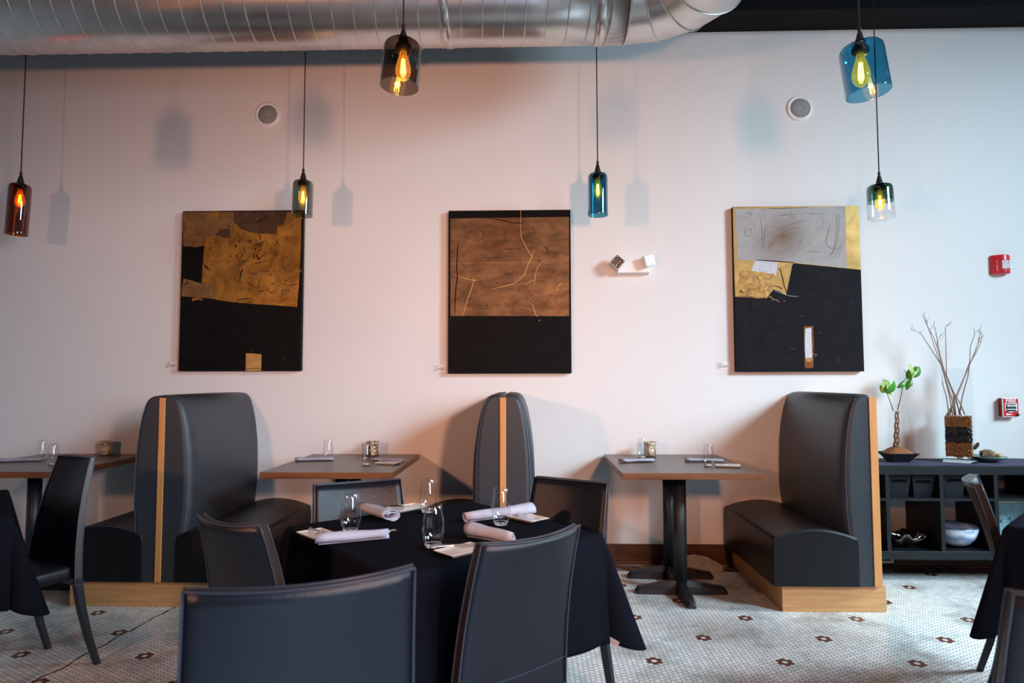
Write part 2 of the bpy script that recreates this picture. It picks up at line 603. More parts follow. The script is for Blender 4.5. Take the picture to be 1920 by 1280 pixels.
# segmented elbow turning toward the room
RB = 0.42
cx_, cy_ = X1, -RB
ne = 4
rings = []
for i in range(ne + 1):
    a = (PI / 2) * i / ne
    ring = []
    for j in range(NS):
        rr_, zz = DR * cos(2 * PI * j / NS), DR * sin(2 * PI * j / NS)
        rad = RB + rr_
        ring.append((cx_ + rad * sin(a), cy_ + rad * cos(a), zz))
    rings.append(ring)
rings.append([(p[0], YF - DY + 0.01, p[2]) for p in rings[-1]])
mb2 = MB()
for i in range(len(rings) - 1):
    mb2.rings([rings[i], rings[i + 1]], cap0=False, cap1=False)
straight = mb.build('straight_run', M_duct, duct)
elbow = mb2.build('elbow', M_duct, duct)
# helical lock seam
mb = MB()
pitch = 0.122
pts = []
nt_ = int((X1 - XL) / pitch)
for i in range(nt_ * 28 + 1):
    t = i / 28
    x = X1 - 0.02 - t * pitch
    a = 2 * PI * t
    if x < XL + 0.05: break
    pts.append((x, (DR + 0.001) * cos(a), (DR + 0.001) * sin(a)))
mb.tube(pts, 0.0042, 5)
mb.build('lock_seam', M_seam, straight)
for xj in (X1 - 0.13, -0.47 + 0.015):
    jb = MB()
    jb.rings([[(x, (DR + e) * cos(2 * PI * j / NS), (DR + e) * sin(2 * PI * j / NS)) for j in range(NS)] for x, e in ((xj - 0.05, 0.001), (xj - 0.048, 0.005), (xj, 0.005), (xj + 0.002, 0.001))], cap0=False, cap1=False)
    for j in range(0, NS, 3):
        a = 2 * PI * j / NS
        jb.sphere((xj - 0.024, (DR + 0.005) * cos(a), (DR + 0.005) * sin(a)), 0.006, 4)
    tag(jb.build('joint_band', M_seam, duct), 'screwed joint band')
mb = MB()
for rg in rings[:-1]:
    c = Vector((0, 0, 0))
    for p in rg: c += Vector(p)
    c /= NS
    mb.tube([c + (Vector(p) - c) * 1.008 for p in rg] + [c + (Vector(rg[0]) - c) * 1.008], 0.005, 6, caps=False)
mb.build('elbow_seam', M_seam, elbow)

# ------------------------------------------------------------------ booths
BY0, BY1 = -0.93, -0.012
ZB, ZT = 0.142, 1.175


def back_half(z):
    """half thickness of one padded side (distance of its face from the wood)"""
    P = [(0.142, 0.118), (0.30, 0.128), (0.42, 0.142), (0.56, 0.156), (0.70, 0.158), (0.85, 0.152), (0.98, 0.136), (1.07, 0.118), (1.13, 0.098), (1.160, 0.080), (1.174, 0.060), (1.181, 0.034), (1.182, 0.004)]
    for (z0, a), (z1, b) in zip(P, P[1:]):
        if z <= z1:
            t = max(0, (z - z0) / (z1 - z0))
            return a + (b - a) * t
    return P[-1][1]


def make_booth(xc, label, left=True, right=True, seats=True):
    t = thing('booth_bench', label, 'booth seat', (xc, (BY0 + BY1) / 2, 0), 0, None)
    oy = (BY0 + BY1) / 2
    hw = 0.021
    if left and right:
        sx0, sx1 = -0.017, 0.017
    else:
        sx0, sx1 = -0.021, 0.021
    mb = MB().box((sx0, BY0 - 0.006 - oy, 0.142), (sx1, BY1 - oy, 1.166))
    tag(mb.build('wood_panel', M_mapleV, t, bevel=0.002), 'light maple strip')
    bx0 = -0.51 if left else -0.05
    bx1 = 0.51 if right else 0.05
    base = MB().box((bx0, BY0 + 0.018 - oy, 0), (bx1, BY1 - oy, 0.141))
    tag(base.build('plinth', M_maple, t, bevel=0.002), 'light maple plinth')
    for sd, on in ((-1, left), (1, right)):
        if not on:
            continue
        x0 = sx0 if sd < 0 else sx1
        # backrest: loft of profiles along y
        zs = [0.142 + (1.182 - 0.142) * i / 40 for i in range(41)]
        zs = sorted(set([round(z, 4) for z in zs] + [1.165, 1.178, 1.182, 1.172]))
        secs = []
        ys = [(0.0, 0.70), (0.006, 0.82), (0.022, 0.93), (0.05, 0.985), (0.09, 1.0)]
        L = BY1 - BY0
        stations = [(BY0 + d, k_) for d, k_ in ys] + [(BY0 + L * f, 1.0 + 0.02 * sin(f * PI)) for f in (0.25, 0.4, 0.5, 0.6, 0.75)] + [(BY1 - 0.03, 1.0), (BY1 - 0.008, 0.985), (BY1, 0.96)]
        mb = MB()
        for y, k_ in stations:
            ring = [(x0, y - oy, zs[0])]
            for z in zs:
                ztop = z - (1 - k_) * 0.035 * max(0, (z - 0.9) / 0.28)
                ring.append((x0 + sd * (back_half(z) * k_ + 0.001), y - oy, ztop))
            ring.append((x0, y - oy, zs[-1] - (1 - k_) * 0.035))
            secs.append(ring)
        mb.rings(secs)
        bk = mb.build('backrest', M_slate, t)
        # welt along the rounded front edge
        pp = []
        for z in zs:
            if z > 1.17: continue
            pp.append((x0 + sd * (back_half(z) * 0.84 + 0.001), BY0 + 0.0055 - oy, z - 0.18 * 0.035 * max(0, (z - 0.9) / 0.28)))
        MB().tube(pp, 0.0022, 6).build('welt', M_slateP, bk)
        # seat
        wi, wo = x0 + sd * 0.075, x0 + sd * 0.54
        cs = []
        N = 22
        prof = [(0.0, 0.142), (0.0, 0.36), (0.006, 0.385)]
        for i in range(N + 1):
            f = i / N
            prof.append((0.015 + (0.97) * f, 0.398 + 0.074 * math.sin(PI * (0.10 + 0.80 * f)) ** 0.9 - 0.022))
        prof += [(0.994, 0.385), (1.0, 0.36), (1.0, 0.142)]
        mb = MB()
        L0, L1 = BY0 - 0.004, BY1 - 0.004
        for dy, k_ in ((0, 0.93), (0.008, 0.975), (0.02, 0.995), (0.04, 1.0), (0.3, 1.0), (0.6, 1.0), (L1 - L0 - 0.03, 1.0), (L1 - L0, 0.96)):
            ring = []
            for u, z in prof:
                uu = 0.5 + (u - 0.5) * (1 - (1 - k_) * 0.25)
                zz = z if z < 0.15 else z - (1 - k_) * 0.16
                ring.append((wi + (wo - wi) * uu, L0 + dy - oy, zz))
            mb.rings
            cs.append(ring)
        mb.rings(cs)
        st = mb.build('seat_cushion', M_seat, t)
        tag(st, 'black seat cushion')
        pp = []
        for u, z in prof[1:-1]:
            uu = 0.5 + (u - 0.5) * 0.99
            pp.append((wi + (wo - wi) * uu, L0 + 0.006 - oy, z - 0.004))
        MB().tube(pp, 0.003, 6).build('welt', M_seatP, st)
    return t


make_booth(-2.082, 'double booth bench in slate vinyl with maple strip, leftmost of the three booths')
make_booth(-0.152, 'double booth bench seen end on below the bronze painting, with maple strip')
make_booth(1.882, 'single booth bench with maple back and bright plinth, beside the open shelf', True, False)

# ------------------------------------------------------------------ wall tables


def make_table(x0, x1, label):
    xc = (x0 + x1) / 2
    t = thing('pedestal_table', label, 'table', (xc, -0.48, 0))
    hx = (x1 - x0) / 2
    mb = MB().box((-hx, -0.455, 0.714), (hx, 0.455, 0.750))
    for i, f in enumerate(mb.f):
        mb.mi[i] = 0 if i == 1 else 1
    tag(mb.build('tabletop', [M_top, M_edge], t, bevel=0.003), 'stained brown wooden top with a lighter edge')
    for y in (-0.13, 0.17):
        cb = MB().lathe([(0.039, 0.06), (0.039, 0.70)], 24, caps=True)
        cb.box((-0.13, -0.13, 0.70), (0.13, 0.13, 0.7135))
        cb.build('pedestal_column', M_black, t, loc=(0, y, 0))
        fb = MB()
        for k_ in range(4):
            a = k_ * PI / 2
            rs = []
            L = 0.27
            for s_, hz, hwid in ((0.0, 0.085, 0.036), (0.3, 0.072, 0.034), (0.7, 0.052, 0.030), (0.93, 0.042, 0.028), (1.0, 0.02, 0.02)):
                x = L * s_
                ring = [(x, -hwid, 0.001), (x, hwid, 0.001), (x, hwid, hz * 0.6), (x, hwid * 0.5, hz), (x, -hwid * 0.5, hz), (x, -hwid, hz * 0.6)]
                rs.append([(p[0] * cos(a) - p[1] * sin(a), p[0] * sin(a) + p[1] * cos(a), p[2]) for p in ring])
            fb.rings(rs, smooth=False)
        fb.build('cross_foot', M_black, t, loc=(0, y, 0))
    return t


make_table(-3.43, -2.665, 'brown wooden table at the far left, against the wall beside the left booth')
make_table(-1.518, -0.770, 'brown wooden table under the wall between the left and the middle booth benches')
make_table(0.508, 1.272, 'brown wooden table on two black pedestals between the middle and right booth benches')

# ------------------------------------------------------------------ tablecloths and their tables


def cloth_mesh(half, over, seed, flare=0.30, hem=0.0):
    rnd = random.Random(seed)
    ph = [rnd.uniform(0, 6.28) for _ in range(8)]
    N = 84
    ext = half + over
    vs = []
    for i in range(N + 1):
        for j in range(N + 1):
            u = -ext + 2 * ext * i / N
            v = -ext + 2 * ext * j / N
            du, dv = max(0, abs(u) - half), max(0, abs(v) - half)
            su, sv = (1 if u >= 0 else -1), (1 if v >= 0 else -1)
            if du == 0 and dv == 0:
                vs.append((u, v, 0.0025 * sin(u * 9 + ph[0]) * sin(v * 7 + ph[1]) * 0.4))
                continue
            r = math.hypot(du, dv)
            rr_ = 0.012  # soft edge
            if du > 0 and dv > 0:
                th = math.atan2(dv, du)
                r *= max(cos(th), sin(th)) * (1 + 0.16 * sin(2 * th) ** 2)
                fl = flare * sin(2 * th) ** 1.3
                fold = 0.12 * sin(4 * th + ph[2]) * sin(2 * th)
                k_ = min(0.75, 0.05 + fl + 0.0 * fold)
                h = r * k_
                d = r * math.sqrt(1 - k_ * k_)
                th2 = th + 0.25 * sin(2 * th) * sin(ph[3] + su * 1.3 + sv)
                x = su * (half + h * cos(th2))
                y = sv * (half + h * sin(th2))
                z = -d
            elif du > 0:
                f = abs(v) / half
                wv = 0.010 * sin(v * 14 + ph[4] + su) + 0.006 * sin(v * 31 + ph[5]) + 0.030 * f ** 6
                x = su * (half + r * 0.05 + min(1, r / 0.3) * wv * 1.2)
                y = v
                z = -r * 0.998
            else:
                f = abs(u) / half
                wv = 0.010 * sin(u * 14 + ph[6] + sv) + 0.006 * sin(u * 31 + ph[7]) + 0.030 * f ** 6
                y = sv * (half + r * 0.05 + min(1, r / 0.3) * wv * 1.2)
                x = u
                z = -r * 0.998
            vs.append((x, y, z))
    fs = []
    for i in range(N):
        for j in range(N):
            a = i * (N + 1) + j
            fs.append((a, a + 1, a + N + 2, a + N + 1))
    return MB().add(vs, fs, 0, True)


def cloth_table(x, y, ang, tl, cl, half=0.388, over=0.345, seed=1):
    t = thing('square_dining_table', tl, 'table', (x, y, 0), ang)
    MB().box((-half, -half, 0.715), (half, half, 0.747)).build('tabletop', M_edge, t, bevel=0.002)
    MB().lathe([(0.04, 0.05), (0.04, 0.715)], 20, caps=True).build('pedestal_column', M_black, t)
    fb = MB()
    fb.box((-0.27, -0.03, 0), (0.27, 0.03, 0.05)).box((-0.03, -0.27, 0.001), (0.03, 0.27, 0.052))
    fb.build('cross_foot', M_black, t, bevel=0.006)
    c = cloth_mesh(half + 0.004, over, seed).build('tablecloth', M_cloth, solid=0.0016, fix=False, loc=(x, y, 0.7505), rot=(0, 0, ang))
    tag(c, cl, 'tablecloth')
    return t, c


cloth_table(-0.31, -2.33, R(40), 'square table hidden under the black cloth in the middle of the picture', 'black cloth over the middle table laid with four place settings', seed=3)
cloth_table(2.21, -2.23, R(45), 'square table hidden under the dark cloth at the right edge', 'dark cloth over the table at the right edge of the picture', seed=5)
cloth_table(-2.53, -2.07, R(40), 'square table hidden under the dark cloth at the left edge', 'dark cloth over the table at the left edge of the picture', seed=8)

# ------------------------------------------------------------------ chairs


def make_chair(label, top, theta, H, wt, wb, faces_camera=False, lean=0.085, group=None, conc=0.035):
    """top = plan position of the middle of the back's top edge"""
    rz = R(theta) + (PI if faces_camera else 0)
    loc = Vector((top[0], top[1], 0)) - Matrix.Rotation(rz, 3, 'Z') @ Vector((0, -lean - conc * 0.5, 0))
    t = thing('dining_chair', label, 'chair', loc, rz, group)
    th = 0.034
    Z0 = 0.37
    NX, NZ = 14, 18

    def pt(s_, t_, side):
        z = Z0 + (H - Z0) * t_
        hw = (wb + (wt - wb) * t_) / 2
        y = -lean * t_ ** 1.9 - conc * (1 - s_ * s_) * (0.15 + 0.85 * t_)
        y += side * th / 2 * (1.0 - 0.25 * t_)
        return Vector((hw * s_, y, z - 0.006 * (1 - s_ * s_) * t_))
    mb = MB()
    for side in (1, -1):
        vs = [pt(-1 + 2 * i / NX, j / NZ, side * (1 if 0 < i < NX and 0 < j < NZ else 0.86)) for j in range(NZ + 1) for i in range(NX + 1)]
        fs = [(j * (NX + 1) + i, j * (NX + 1) + i + 1, (j + 1) * (NX + 1) + i + 1, (j + 1) * (NX + 1) + i) for j in range(NZ) for i in range(NX)]
        mb.add(vs, fs, 0, True)
    n1 = (NX + 1) * (NZ + 1)
    rim = [(0, i) for i in range(NX + 1)]
    fs = []
    def idx(i, j): return j * (NX + 1) + i
    for i in range(NX):
        fs.append((idx(i, 0), idx(i + 1, 0), n1 + idx(i + 1, 0), n1 + idx(i, 0)))
        fs.append((idx(i, NZ), idx(i + 1, NZ), n1 + idx(i + 1, NZ), n1 + idx(i, NZ)))
    mb.add([], [])
    for f in fs:
        mb.f.append(list(f)); mb.mi.append(0); mb.sm.append(False)
    for j in range(NZ):
        for i in (0, NX):
            mb.f.append([idx(i, j), idx(i, j + 1), n1 + idx(i, j + 1), n1 + idx(i, j)]); mb.mi.append(1); mb.sm.append(False)
    bk = mb.build('backrest', [M_leather, M_edgeL], t)
    pb = MB()
    for side in (1, -1):
        path = [pt(-1, j / NZ, side * 0.92) for j in range(NZ + 1)] + [pt(-1 + 2 * i / NX, 1, side * 0.92) for i in range(1, NX + 1)] + [pt(1, 1 - j / NZ, side * 0.92) for j in range(1, NZ + 1)]
        pb.tube(path, 0.0028, 6)
    pb.build('piping', M_leather2, bk)
    sb = MB().tube([pt(-1 + 2 * i / NX, 0.22, -1.02) for i in range(NX + 1)], 0.0012, 4)
    sb.build('stitched_seam', M_leather2, bk)
    # seat
    sw = wb / 2 - 0.004
    D = 0.42
    rs = []
    def rr(hx, y0, y1, z, r=0.03):
        out = []
        for cx, cy, a0 in ((hx - r, y1 - r, 0), (-hx + r, y1 - r, 90), (-hx + r, y0 + r, 180), (hx - r, y0 + r, 270)):
            for q in range(5):
                a = R(a0 + 90 * q / 4)
                out.append((cx + r * cos(a), cy + r * sin(a), z))
        return out
    for k_, z in ((0.0, 0.402), (0.0, 0.445), (0.004, 0.455), (0.02, 0.462), (0.08, 0.467)):
        rs.append(rr(sw - k_, 0.020 + k_, D - k_, z))
    MB().rings(rs).build('seat', M_leather, t)
    # legs
    for sx in (-1, 1):
        for front in (0, 1):
            if front:
                top_, bot = (sx * (sw - 0.018), D - 0.022, 0.403), (sx * (sw - 0.014), D - 0.006, 0.0)
            else:
                top_, bot = (sx * (wb / 2 - 0.018), 0.0, 0.402), (sx * (wb / 2 - 0.006), -0.095, 0.0)
            rs = []
            for f in (0, 0.33, 0.66, 1):
                c = Vector(bot).lerp(Vector(top_), f)
                if not front:
                    c.y += 0.012 * sin(f * PI)
                h = 0.0125 + 0.0045 * f
                rs.append([(c.x - h, c.y - h, c.z), (c.x + h, c.y - h, c.z), (c.x + h, c.y + h, c.z), (c.x - h, c.y + h, c.z)])
            MB().rings(rs, smooth=False).build('leg', M_leather, t, bevel=0.003)
    return t


CH = [
    ('black leather dining chair in the foreground, largest of all, back to the camera', (-0.39, -3.458), 22, 0.92, 0.385, 0.43, False),
    ('black leather dining chair at the right front of the middle table, stitched back showing', (0.012, -2.858), 40.7, 0.86, 0.342, 0.385, False),
    ('black leather dining chair behind the middle table, its shiny inner back facing the camera', (-0.697, -1.96), 29.3, 0.86, 0.345, 0.385, True),
    ('dark leather dining chair behind the right corner of the middle table, in shade', (0.172, -1.896), -32.7, 0.86, 0.337, 0.385, True),
    ('black leather dining chair in shade at the left corner of the middle table', (-0.885, -2.700), -31, 0.86, 0.300, 0.385, False),
    ('black leather dining chair with curved side edge beside the cloth at the left edge', (-2.112, -1.556), -25, 0.912, 0.25, 0.39, True),
    ('black leather dining chair seen from the side before the open shelf', (1.845, -1.775), 58, 0.848, 0.335, 0.385, True),
    ('dark brown leather dining chair cut off by the bottom right corner of the picture', (1.0, -3.51), -10, 0.91, 0.40, 0.43, False),
]
for lab, top, th_, H_, wt_, wb_, fc in CH:
    make_chair(lab, top, th_, H_, wt_, wb_, fc)

# ------------------------------------------------------------------ paintings


class Quad:
    """maps pixels of a crop of the photograph to the canvas square"""
    def __init__(s, tl, tr, br, bl, w_, h_):
        s.q = [Vector(p) for p in (tl, tr, br, bl)]
        s.w, s.h = w_, h_

    def uv(s, x, y):
        tl, tr, br, bl = s.q
        v = (y - (tl.y + tr.y) / 2) / ((bl.y + br.y) / 2 - (tl.y + tr.y) / 2)
        xl, xr = tl.x + (bl.x - tl.x) * v, tr.x + (br.x - tr.x) * v
        u = (x - xl) / (xr - xl)
        u, v = min(1, max(0, u)), min(1, max(0, v))
        return (u * s.w - s.w / 2, s.h / 2 - v * s.h)


def poly_patch(mb, q, pts, lift, mi):
    P = [q.uv(*p) for p in pts]
    vs = [(x, -lift, z) for x, z in P]
    from mathutils.geometry import tessellate_polygon
    tris = tessellate_polygon([[Vector((x, z, 0)) for x, z in P]])
    mb.add(vs, [tuple(t_) for t_ in tris], mi)


def stroke(mb, q, pts, width, lift, mi):
    P = [Vector(q.uv(*p)) for p in pts]
    vs = []
    for i, p in enumerate(P):
        d = (P[min(i + 1, len(P) - 1)] - P[max(i - 1, 0)])
        if d.length < 1e-6: d = Vector((1, 0))
        n = Vector((-d.y, d.x)).normalized() * width / 2
        k_ = 0.6 if i in (0, len(P) - 1) else 1.0
        vs += [(p.x + n.x * k_, -lift, p.y + n.y * k_), (p.x - n.x * k_, -lift, p.y - n.y * k_)]
    mb.add(vs, [(2 * i, 2 * i + 1, 2 * i + 3, 2 * i + 2) for i in range(len(P) - 1)], mi)


def paint_mat(name, c1, c2, scale, rough=0.45, metal=0.0, dist=2.0, sy=1.0, bump=0.3, lo=0.35, hi=0.65):
    m = bpy.data.materials.new(name)
    m.use_nodes = True
    nt = m.node_tree
    b = nt.nodes['Principled BSDF']
    tc = nt.nodes.new('ShaderNodeTexCoord')
    mp = nt.nodes.new('ShaderNodeMapping')
    mp.inputs['Scale'].default_value = (1, 1, sy)
    nt.links.new(tc.outputs['Object'], mp.inputs[0])
    n = nt.nodes.new('ShaderNodeTexNoise')
    n.inputs['Scale'].default_value = scale
    n.inputs['Detail'].default_value = 10
    n.inputs['Roughness'].default_value = 0.62
    n.inputs['Distortion'].default_value = dist
    nt.links.new(mp.outputs[0], n.inputs['Vector'])
    r = nt.nodes.new('ShaderNodeValToRGB')
    r.color_ramp.elements[0].position = lo
    r.color_ramp.elements[1].position = hi
    r.color_ramp.elements[0].color = (*c1, 1)
    r.color_ramp.elements[1].color = (*c2, 1)
    nt.links.new(n.outputs['Fac'], r.inputs[0])
    nt.links.new(r.outputs[0], b.inputs['Base Color'])
    b.inputs['Roughness'].default_value = rough
    b.inputs['Metallic'].default_value = metal
    b.inputs['Specular IOR Level'].default_value = 0.08
    bp = nt.nodes.new('ShaderNodeBump')
    bp.inputs['Strength'].default_value = bump
    bp.inputs['Distance'].default_value = 0.004
    nt.links.new(n.outputs['Fac'], bp.inputs['Height'])
    nt.links.new(bp.outputs[0], b.inputs['Normal'])
    return m


P_blk = paint_mat('black_paint', (0.005, 0.0045, 0.005), (0.008, 0.007, 0.0075), 8, 0.6)
P_blk3 = paint_mat('black_paint_blueish', (0.008, 0.0075, 0.010), (0.013, 0.012, 0.015), 6, 0.6)
P_gold = paint_mat('gold_paint', (0.16, 0.075, 0.018), (0.42, 0.205, 0.040), 7, 0.42, 0.3, 0.8)
P_gold2 = paint_mat('bright_gold_paint', (0.40, 0.24, 0.08), (0.60, 0.38, 0.13), 7, 0.4, 0.25, 0.4)
P_brown = paint_mat('umber_paint', (0.06, 0.032, 0.020), (0.10, 0.052, 0.032), 9, 0.5)
P_mauve = paint_mat('dusty_ochre_paint', (0.14, 0.075, 0.028), (0.24, 0.13, 0.050), 9, 0.5)
P_bronze = paint_mat('bronze_paint', (0.070, 0.037, 0.020), (0.27, 0.145, 0.068), 5.5, 0.42, 0.3, 0.3, 2.2, lo=0.28, hi=0.66)
P_line = paint_mat('bright_line', (0.70, 0.38, 0.10), (0.85, 0.50, 0.16), 20, 0.4)
P_grey = paint_mat('putty_grey_paint', (0.36, 0.35, 0.345), (0.43, 0.42, 0.41), 5, 0.5)
P_graph = paint_mat('graphite_line', (0.16, 0.15, 0.15), (0.22, 0.20, 0.20), 30, 0.5)
P_pale = paint_mat('pale_blue_paint', (0.55, 0.57, 0.64), (0.66, 0.67, 0.72), 14, 0.5)
P_rust = paint_mat('rust_paint', (0.20, 0.06, 0.02), (0.34, 0.13, 0.05), 20, 0.5)
P_tan = paint_mat('scuffed_gold_paint', (0.30, 0.17, 0.06), (0.62, 0.37, 0.12), 9, 0.45, 0.2, 2.0)
P_side = paint_mat('canvas_side_black', (0.010, 0.008, 0.008), (0.016, 0.012, 0.011), 9, 0.6)


def painting(name_label, quadpx, wm, hm, centre, patches, strokes, mats, base_mi, side_mi, tilt=0.0):
    t = thing('painting', name_label, 'painting', centre, rot=(0, tilt, 0))
    q = Quad(*quadpx, wm, hm)
    dep = 0.038
    cb = MB().box((-wm / 2, -dep / 2, -hm / 2), (wm / 2, dep / 2, hm / 2), side_mi)
    cb.mi[2] = base_mi
    cb.build('canvas', mats, t)
    mb = MB()
    lift = dep / 2 + 0.0006
    for pts, mi in patches:
        poly_patch(mb, q, pts, lift, mi)
        lift += 0.00022
    lift += 0.0003
    for pts, wd, mi in strokes:
        stroke(mb, q, pts, wd, lift, mi)
        lift += 0.00001
    # face normals toward the room
    o = mb.build('painted_design', mats, t, fix=False)
    return t


rn = random.Random(11)


def scribbles(x0, y0, x1, y1, n, ln, mi, wmin=0.002, wmax=0.006, curl=0.8):
    out = []
    for _ in range(n):
        x, y = rn.uniform(x0, x1), rn.uniform(y0, y1)
        a = rn.uniform(0, 2 * PI)
        pts = [(x, y)]
        for _k in range(rn.randint(2, 5)):
            a += rn.uniform(-curl, curl)
            x += cos(a) * ln * rn.uniform(0.3, 1)
            y += sin(a) * ln * rn.uniform(0.3, 1)
            pts.append((x, y))
        out.append((pts, rn.uniform(wmin, wmax), mi))
    return out


# painting 1
m1 = [P_blk, P_gold, P_brown, P_mauve, P_gold2, P_side]
p1 = [
    ([(192, 75), (1046, 80), (1044, 300), (1030, 560), (1012, 770), (850, 757), (690, 746), (560, 734), (460, 720), (400, 706), (178, 688), (182, 620), (196, 560), (320, 590), (330, 560), (200, 540)], 1),
    ([(192, 75), (560, 78), (555, 200), (540, 270), (430, 262), (345, 255), (340, 318), (192, 322)], 3),
    ([(190, 325), (265, 328), (268, 335), (340, 321), (325, 598), (240, 572), (196, 560), (184, 545)], 0),
    ([(178, 688), (182, 615), (200, 575), (325, 600), (330, 575), (390, 600), (440, 650), (400, 705)], 3),
    ([(562, 78), (892, 76), (880, 160), (866, 240), (740, 238), (660, 222), (600, 188), (558, 150)], 2),
    ([(892, 76), (945, 76), (935, 130), (915, 175), (884, 170)], 2),
    ([(414, 242), (450, 225), (455, 200), (520, 202), (515, 160), (528, 175), (530, 235), (535, 268), (490, 268), (455, 250)], 2),
    ([(385, 75), (455, 75), (450, 110), (430, 118), (410, 90)], 1),
    ([(643, 1100), (700, 1102), (755, 1108), (752, 1226), (640, 1226)], 4),
    ([(255, 705), (300, 698), (335, 708), (333, 722), (295, 714), (258, 725)], 1),
]
s1 = [
    ([(345, 245), (342, 330), (338, 450), (350, 480)], 0.003, 0), ([(192, 298), (260, 295), (330, 290), (420, 305), (505, 330)], 0.0018, 2),
    ([(192, 285), (300, 270), (400, 275), (480, 290), (570, 292)], 0.0018, 2), ([(622, 495), (610, 530), (600, 578)], 0.009, 0),
    ([(348, 465), (362, 480), (378, 498)], 0.011, 0), ([(572, 735), (590, 718), (640, 708), (684, 710)], 0.006, 0),
    ([(650, 745), (665, 728), (690, 745)], 0.006, 0), ([(705, 460), (740, 448), (800, 438)], 0.005, 0),
    ([(735, 380), (725, 400), (740, 425), (722, 425)], 0.008, 0), ([(725, 375), (745, 355), (762, 352)], 0.006, 0),
    ([(700, 375), (705, 415)], 0.005, 0), ([(725, 318), (760, 300), (785, 292)], 0.006, 0),
    ([(690, 100), (718, 78)], 0.008, 0), ([(722, 158), (745, 152), (765, 142)], 0.008, 0), ([(742, 138), (790, 125), (820, 100)], 0.005, 0),
    ([(735, 240), (742, 218)], 0.004, 0), ([(598, 192), (640, 205)], 0.008, 0), ([(565, 325), (578, 330)], 0.022, 0), ([(598, 290), (605, 300)], 0.014, 0),
    ([(820, 612), (845, 600), (858, 588)], 0.008, 2), ([(925, 580), (945, 578)], 0.009, 0), ([(735, 655), (765, 655)], 0.009, 0), ([(990, 605), (1005, 606)], 0.008, 0), ([(985, 632), (1003, 637)], 0.006, 0),
    ([(640, 1210), (752, 1207)], 0.006, 0), ([(678, 1080), (692, 1080)], 0.008, 3), ([(905, 1135), (930, 1134)], 0.008, 2), ([(222, 1068), (240, 1045)], 0.002, 2),
    ([(200, 605), (222, 595), (232, 575), (205, 570)], 0.006, 0), ([(845, 330), (850, 400)], 0.003, 2), ([(862, 310), (862, 390)], 0.003, 2), ([(800, 370), (865, 385)], 0.003, 2),
    ([(785, 260), (800, 320), (830, 355)], 0.0025, 2), ([(400, 445), (435, 443)], 0.012, 3),
]
s1 += scribbles(540, 220, 870, 420, 26, 22, 0, 0.002, 0.0055) + scribbles(640, 470, 1000, 670, 26, 20, 2, 0.002, 0.005) + scribbles(350, 380, 1000, 700, 34, 26, 4, 0.0015, 0.0035, 1.4) + scribbles(230, 600, 330, 680, 4, 30, 2, 0.0015, 0.002)
c1 = (at(349, 397, 0) + at(574, 397, 0) + at(566, 697, 0) + at(340, 695, 0)) / 4
painting('abstract gold and black painting, leftmost of the three paintings on the wall', ((190, 66), (1060, 70), (1032, 1230), (155, 1222)), 0.868, 1.142, (c1.x, -0.024, c1.z), p1, s1, m1, 0, 5)

# painting 2
m2 = [P_blk, P_bronze, P_line, P_brown, P_side]
p2 = [([(175, 122), (460, 120), (1032, 118), (1034, 480), (1036, 836), (600, 833), (178, 831), (177, 480)], 1)]
s2 = [
    ([(683, 68), (684, 180), (688, 262), (715, 320), (745, 370), (774, 418)], 0.0035, 2), ([(780, 362), (765, 405), (735, 470), (710, 540), (672, 575), (630, 602), (560, 620), (482, 636)], 0.0035, 2),
    ([(205, 532), (270, 555), (330, 572), (372, 577)], 0.0032, 2), ([(362, 566), (345, 580), (330, 640), (300, 715), (285, 770), (270, 830)], 0.0035, 2),
    ([(822, 455), (800, 505), (790, 545), (785, 608)], 0.0032, 2), ([(788, 572), (755, 585), (710, 610)], 0.0032, 2), ([(768, 750), (785, 790), (795, 825), (812, 838)], 0.0035, 2),
    ([(940, 655), (955, 625), (975, 600)], 0.003, 2), ([(960, 620), (992, 598)], 0.003, 2), ([(945, 630), (960, 650)], 0.003, 2), ([(985, 640), (1033, 642)], 0.003, 2), ([(818, 864), (826, 864)], 0.009, 2), ([(340, 560), (355, 580)], 0.004, 2),
    ([(230, 298), (226, 400), (222, 470), (228, 540), (218, 620), (212, 720), (210, 822)], 0.007, 0), ([(455, 122), (530, 135), (620, 155), (670, 162), (708, 158)], 0.006, 0), ([(725, 150), (750, 142)], 0.006, 3),
    ([(808, 422), (812, 440), (826, 440), (826, 420)], 0.006, 0), ([(850, 330), (875, 345), (885, 375), (850, 388), (838, 368)], 0.005, 0), ([(815, 405), (822, 398)], 0.005, 0),
    ([(750, 695), (770, 680)], 0.006, 0), ([(755, 728), (762, 728)], 0.008, 0), ([(770, 705), (780, 710)], 0.006, 0), ([(890, 690), (915, 685)], 0.006, 0), ([(435, 757), (450, 758)], 0.012, 0), ([(505, 590), (522, 592)], 0.012, 3),
    ([(830, 835), (850, 780), (870, 735), (900, 700)], 0.003, 3), ([(555, 700), (570, 740), (620, 780), (700, 740)], 0.002, 3), ([(745, 200), (755, 270), (768, 340)], 0.002, 1), ([(560, 345), (600, 350), (690, 348)], 0.006, 3),
    ([(330, 450), (345, 470)], 0.006, 3), ([(200, 448), (500, 446), (830, 450)], 0.0015, 2),
]
s2 += scribbles(200, 150, 1020, 820, 60, 26, 3, 0.0015, 0.003, 1.2) + scribbles(300, 240, 420, 320, 4, 20, 2, 0.0015, 0.002)
c2 = (at(842, 397, 0) + at(1069, 396, 0) + at(1072, 700, 0) + at(841, 700, 0)) / 4
painting('abstract bronze and black painting with bright thin lines, middle of the three paintings', ((162, 68), (1042, 62), (1055, 1240), (162, 1245)), 0.860, 1.148, (c2.x, -0.024, c2.z), p2, s2, m2, 0, 4)

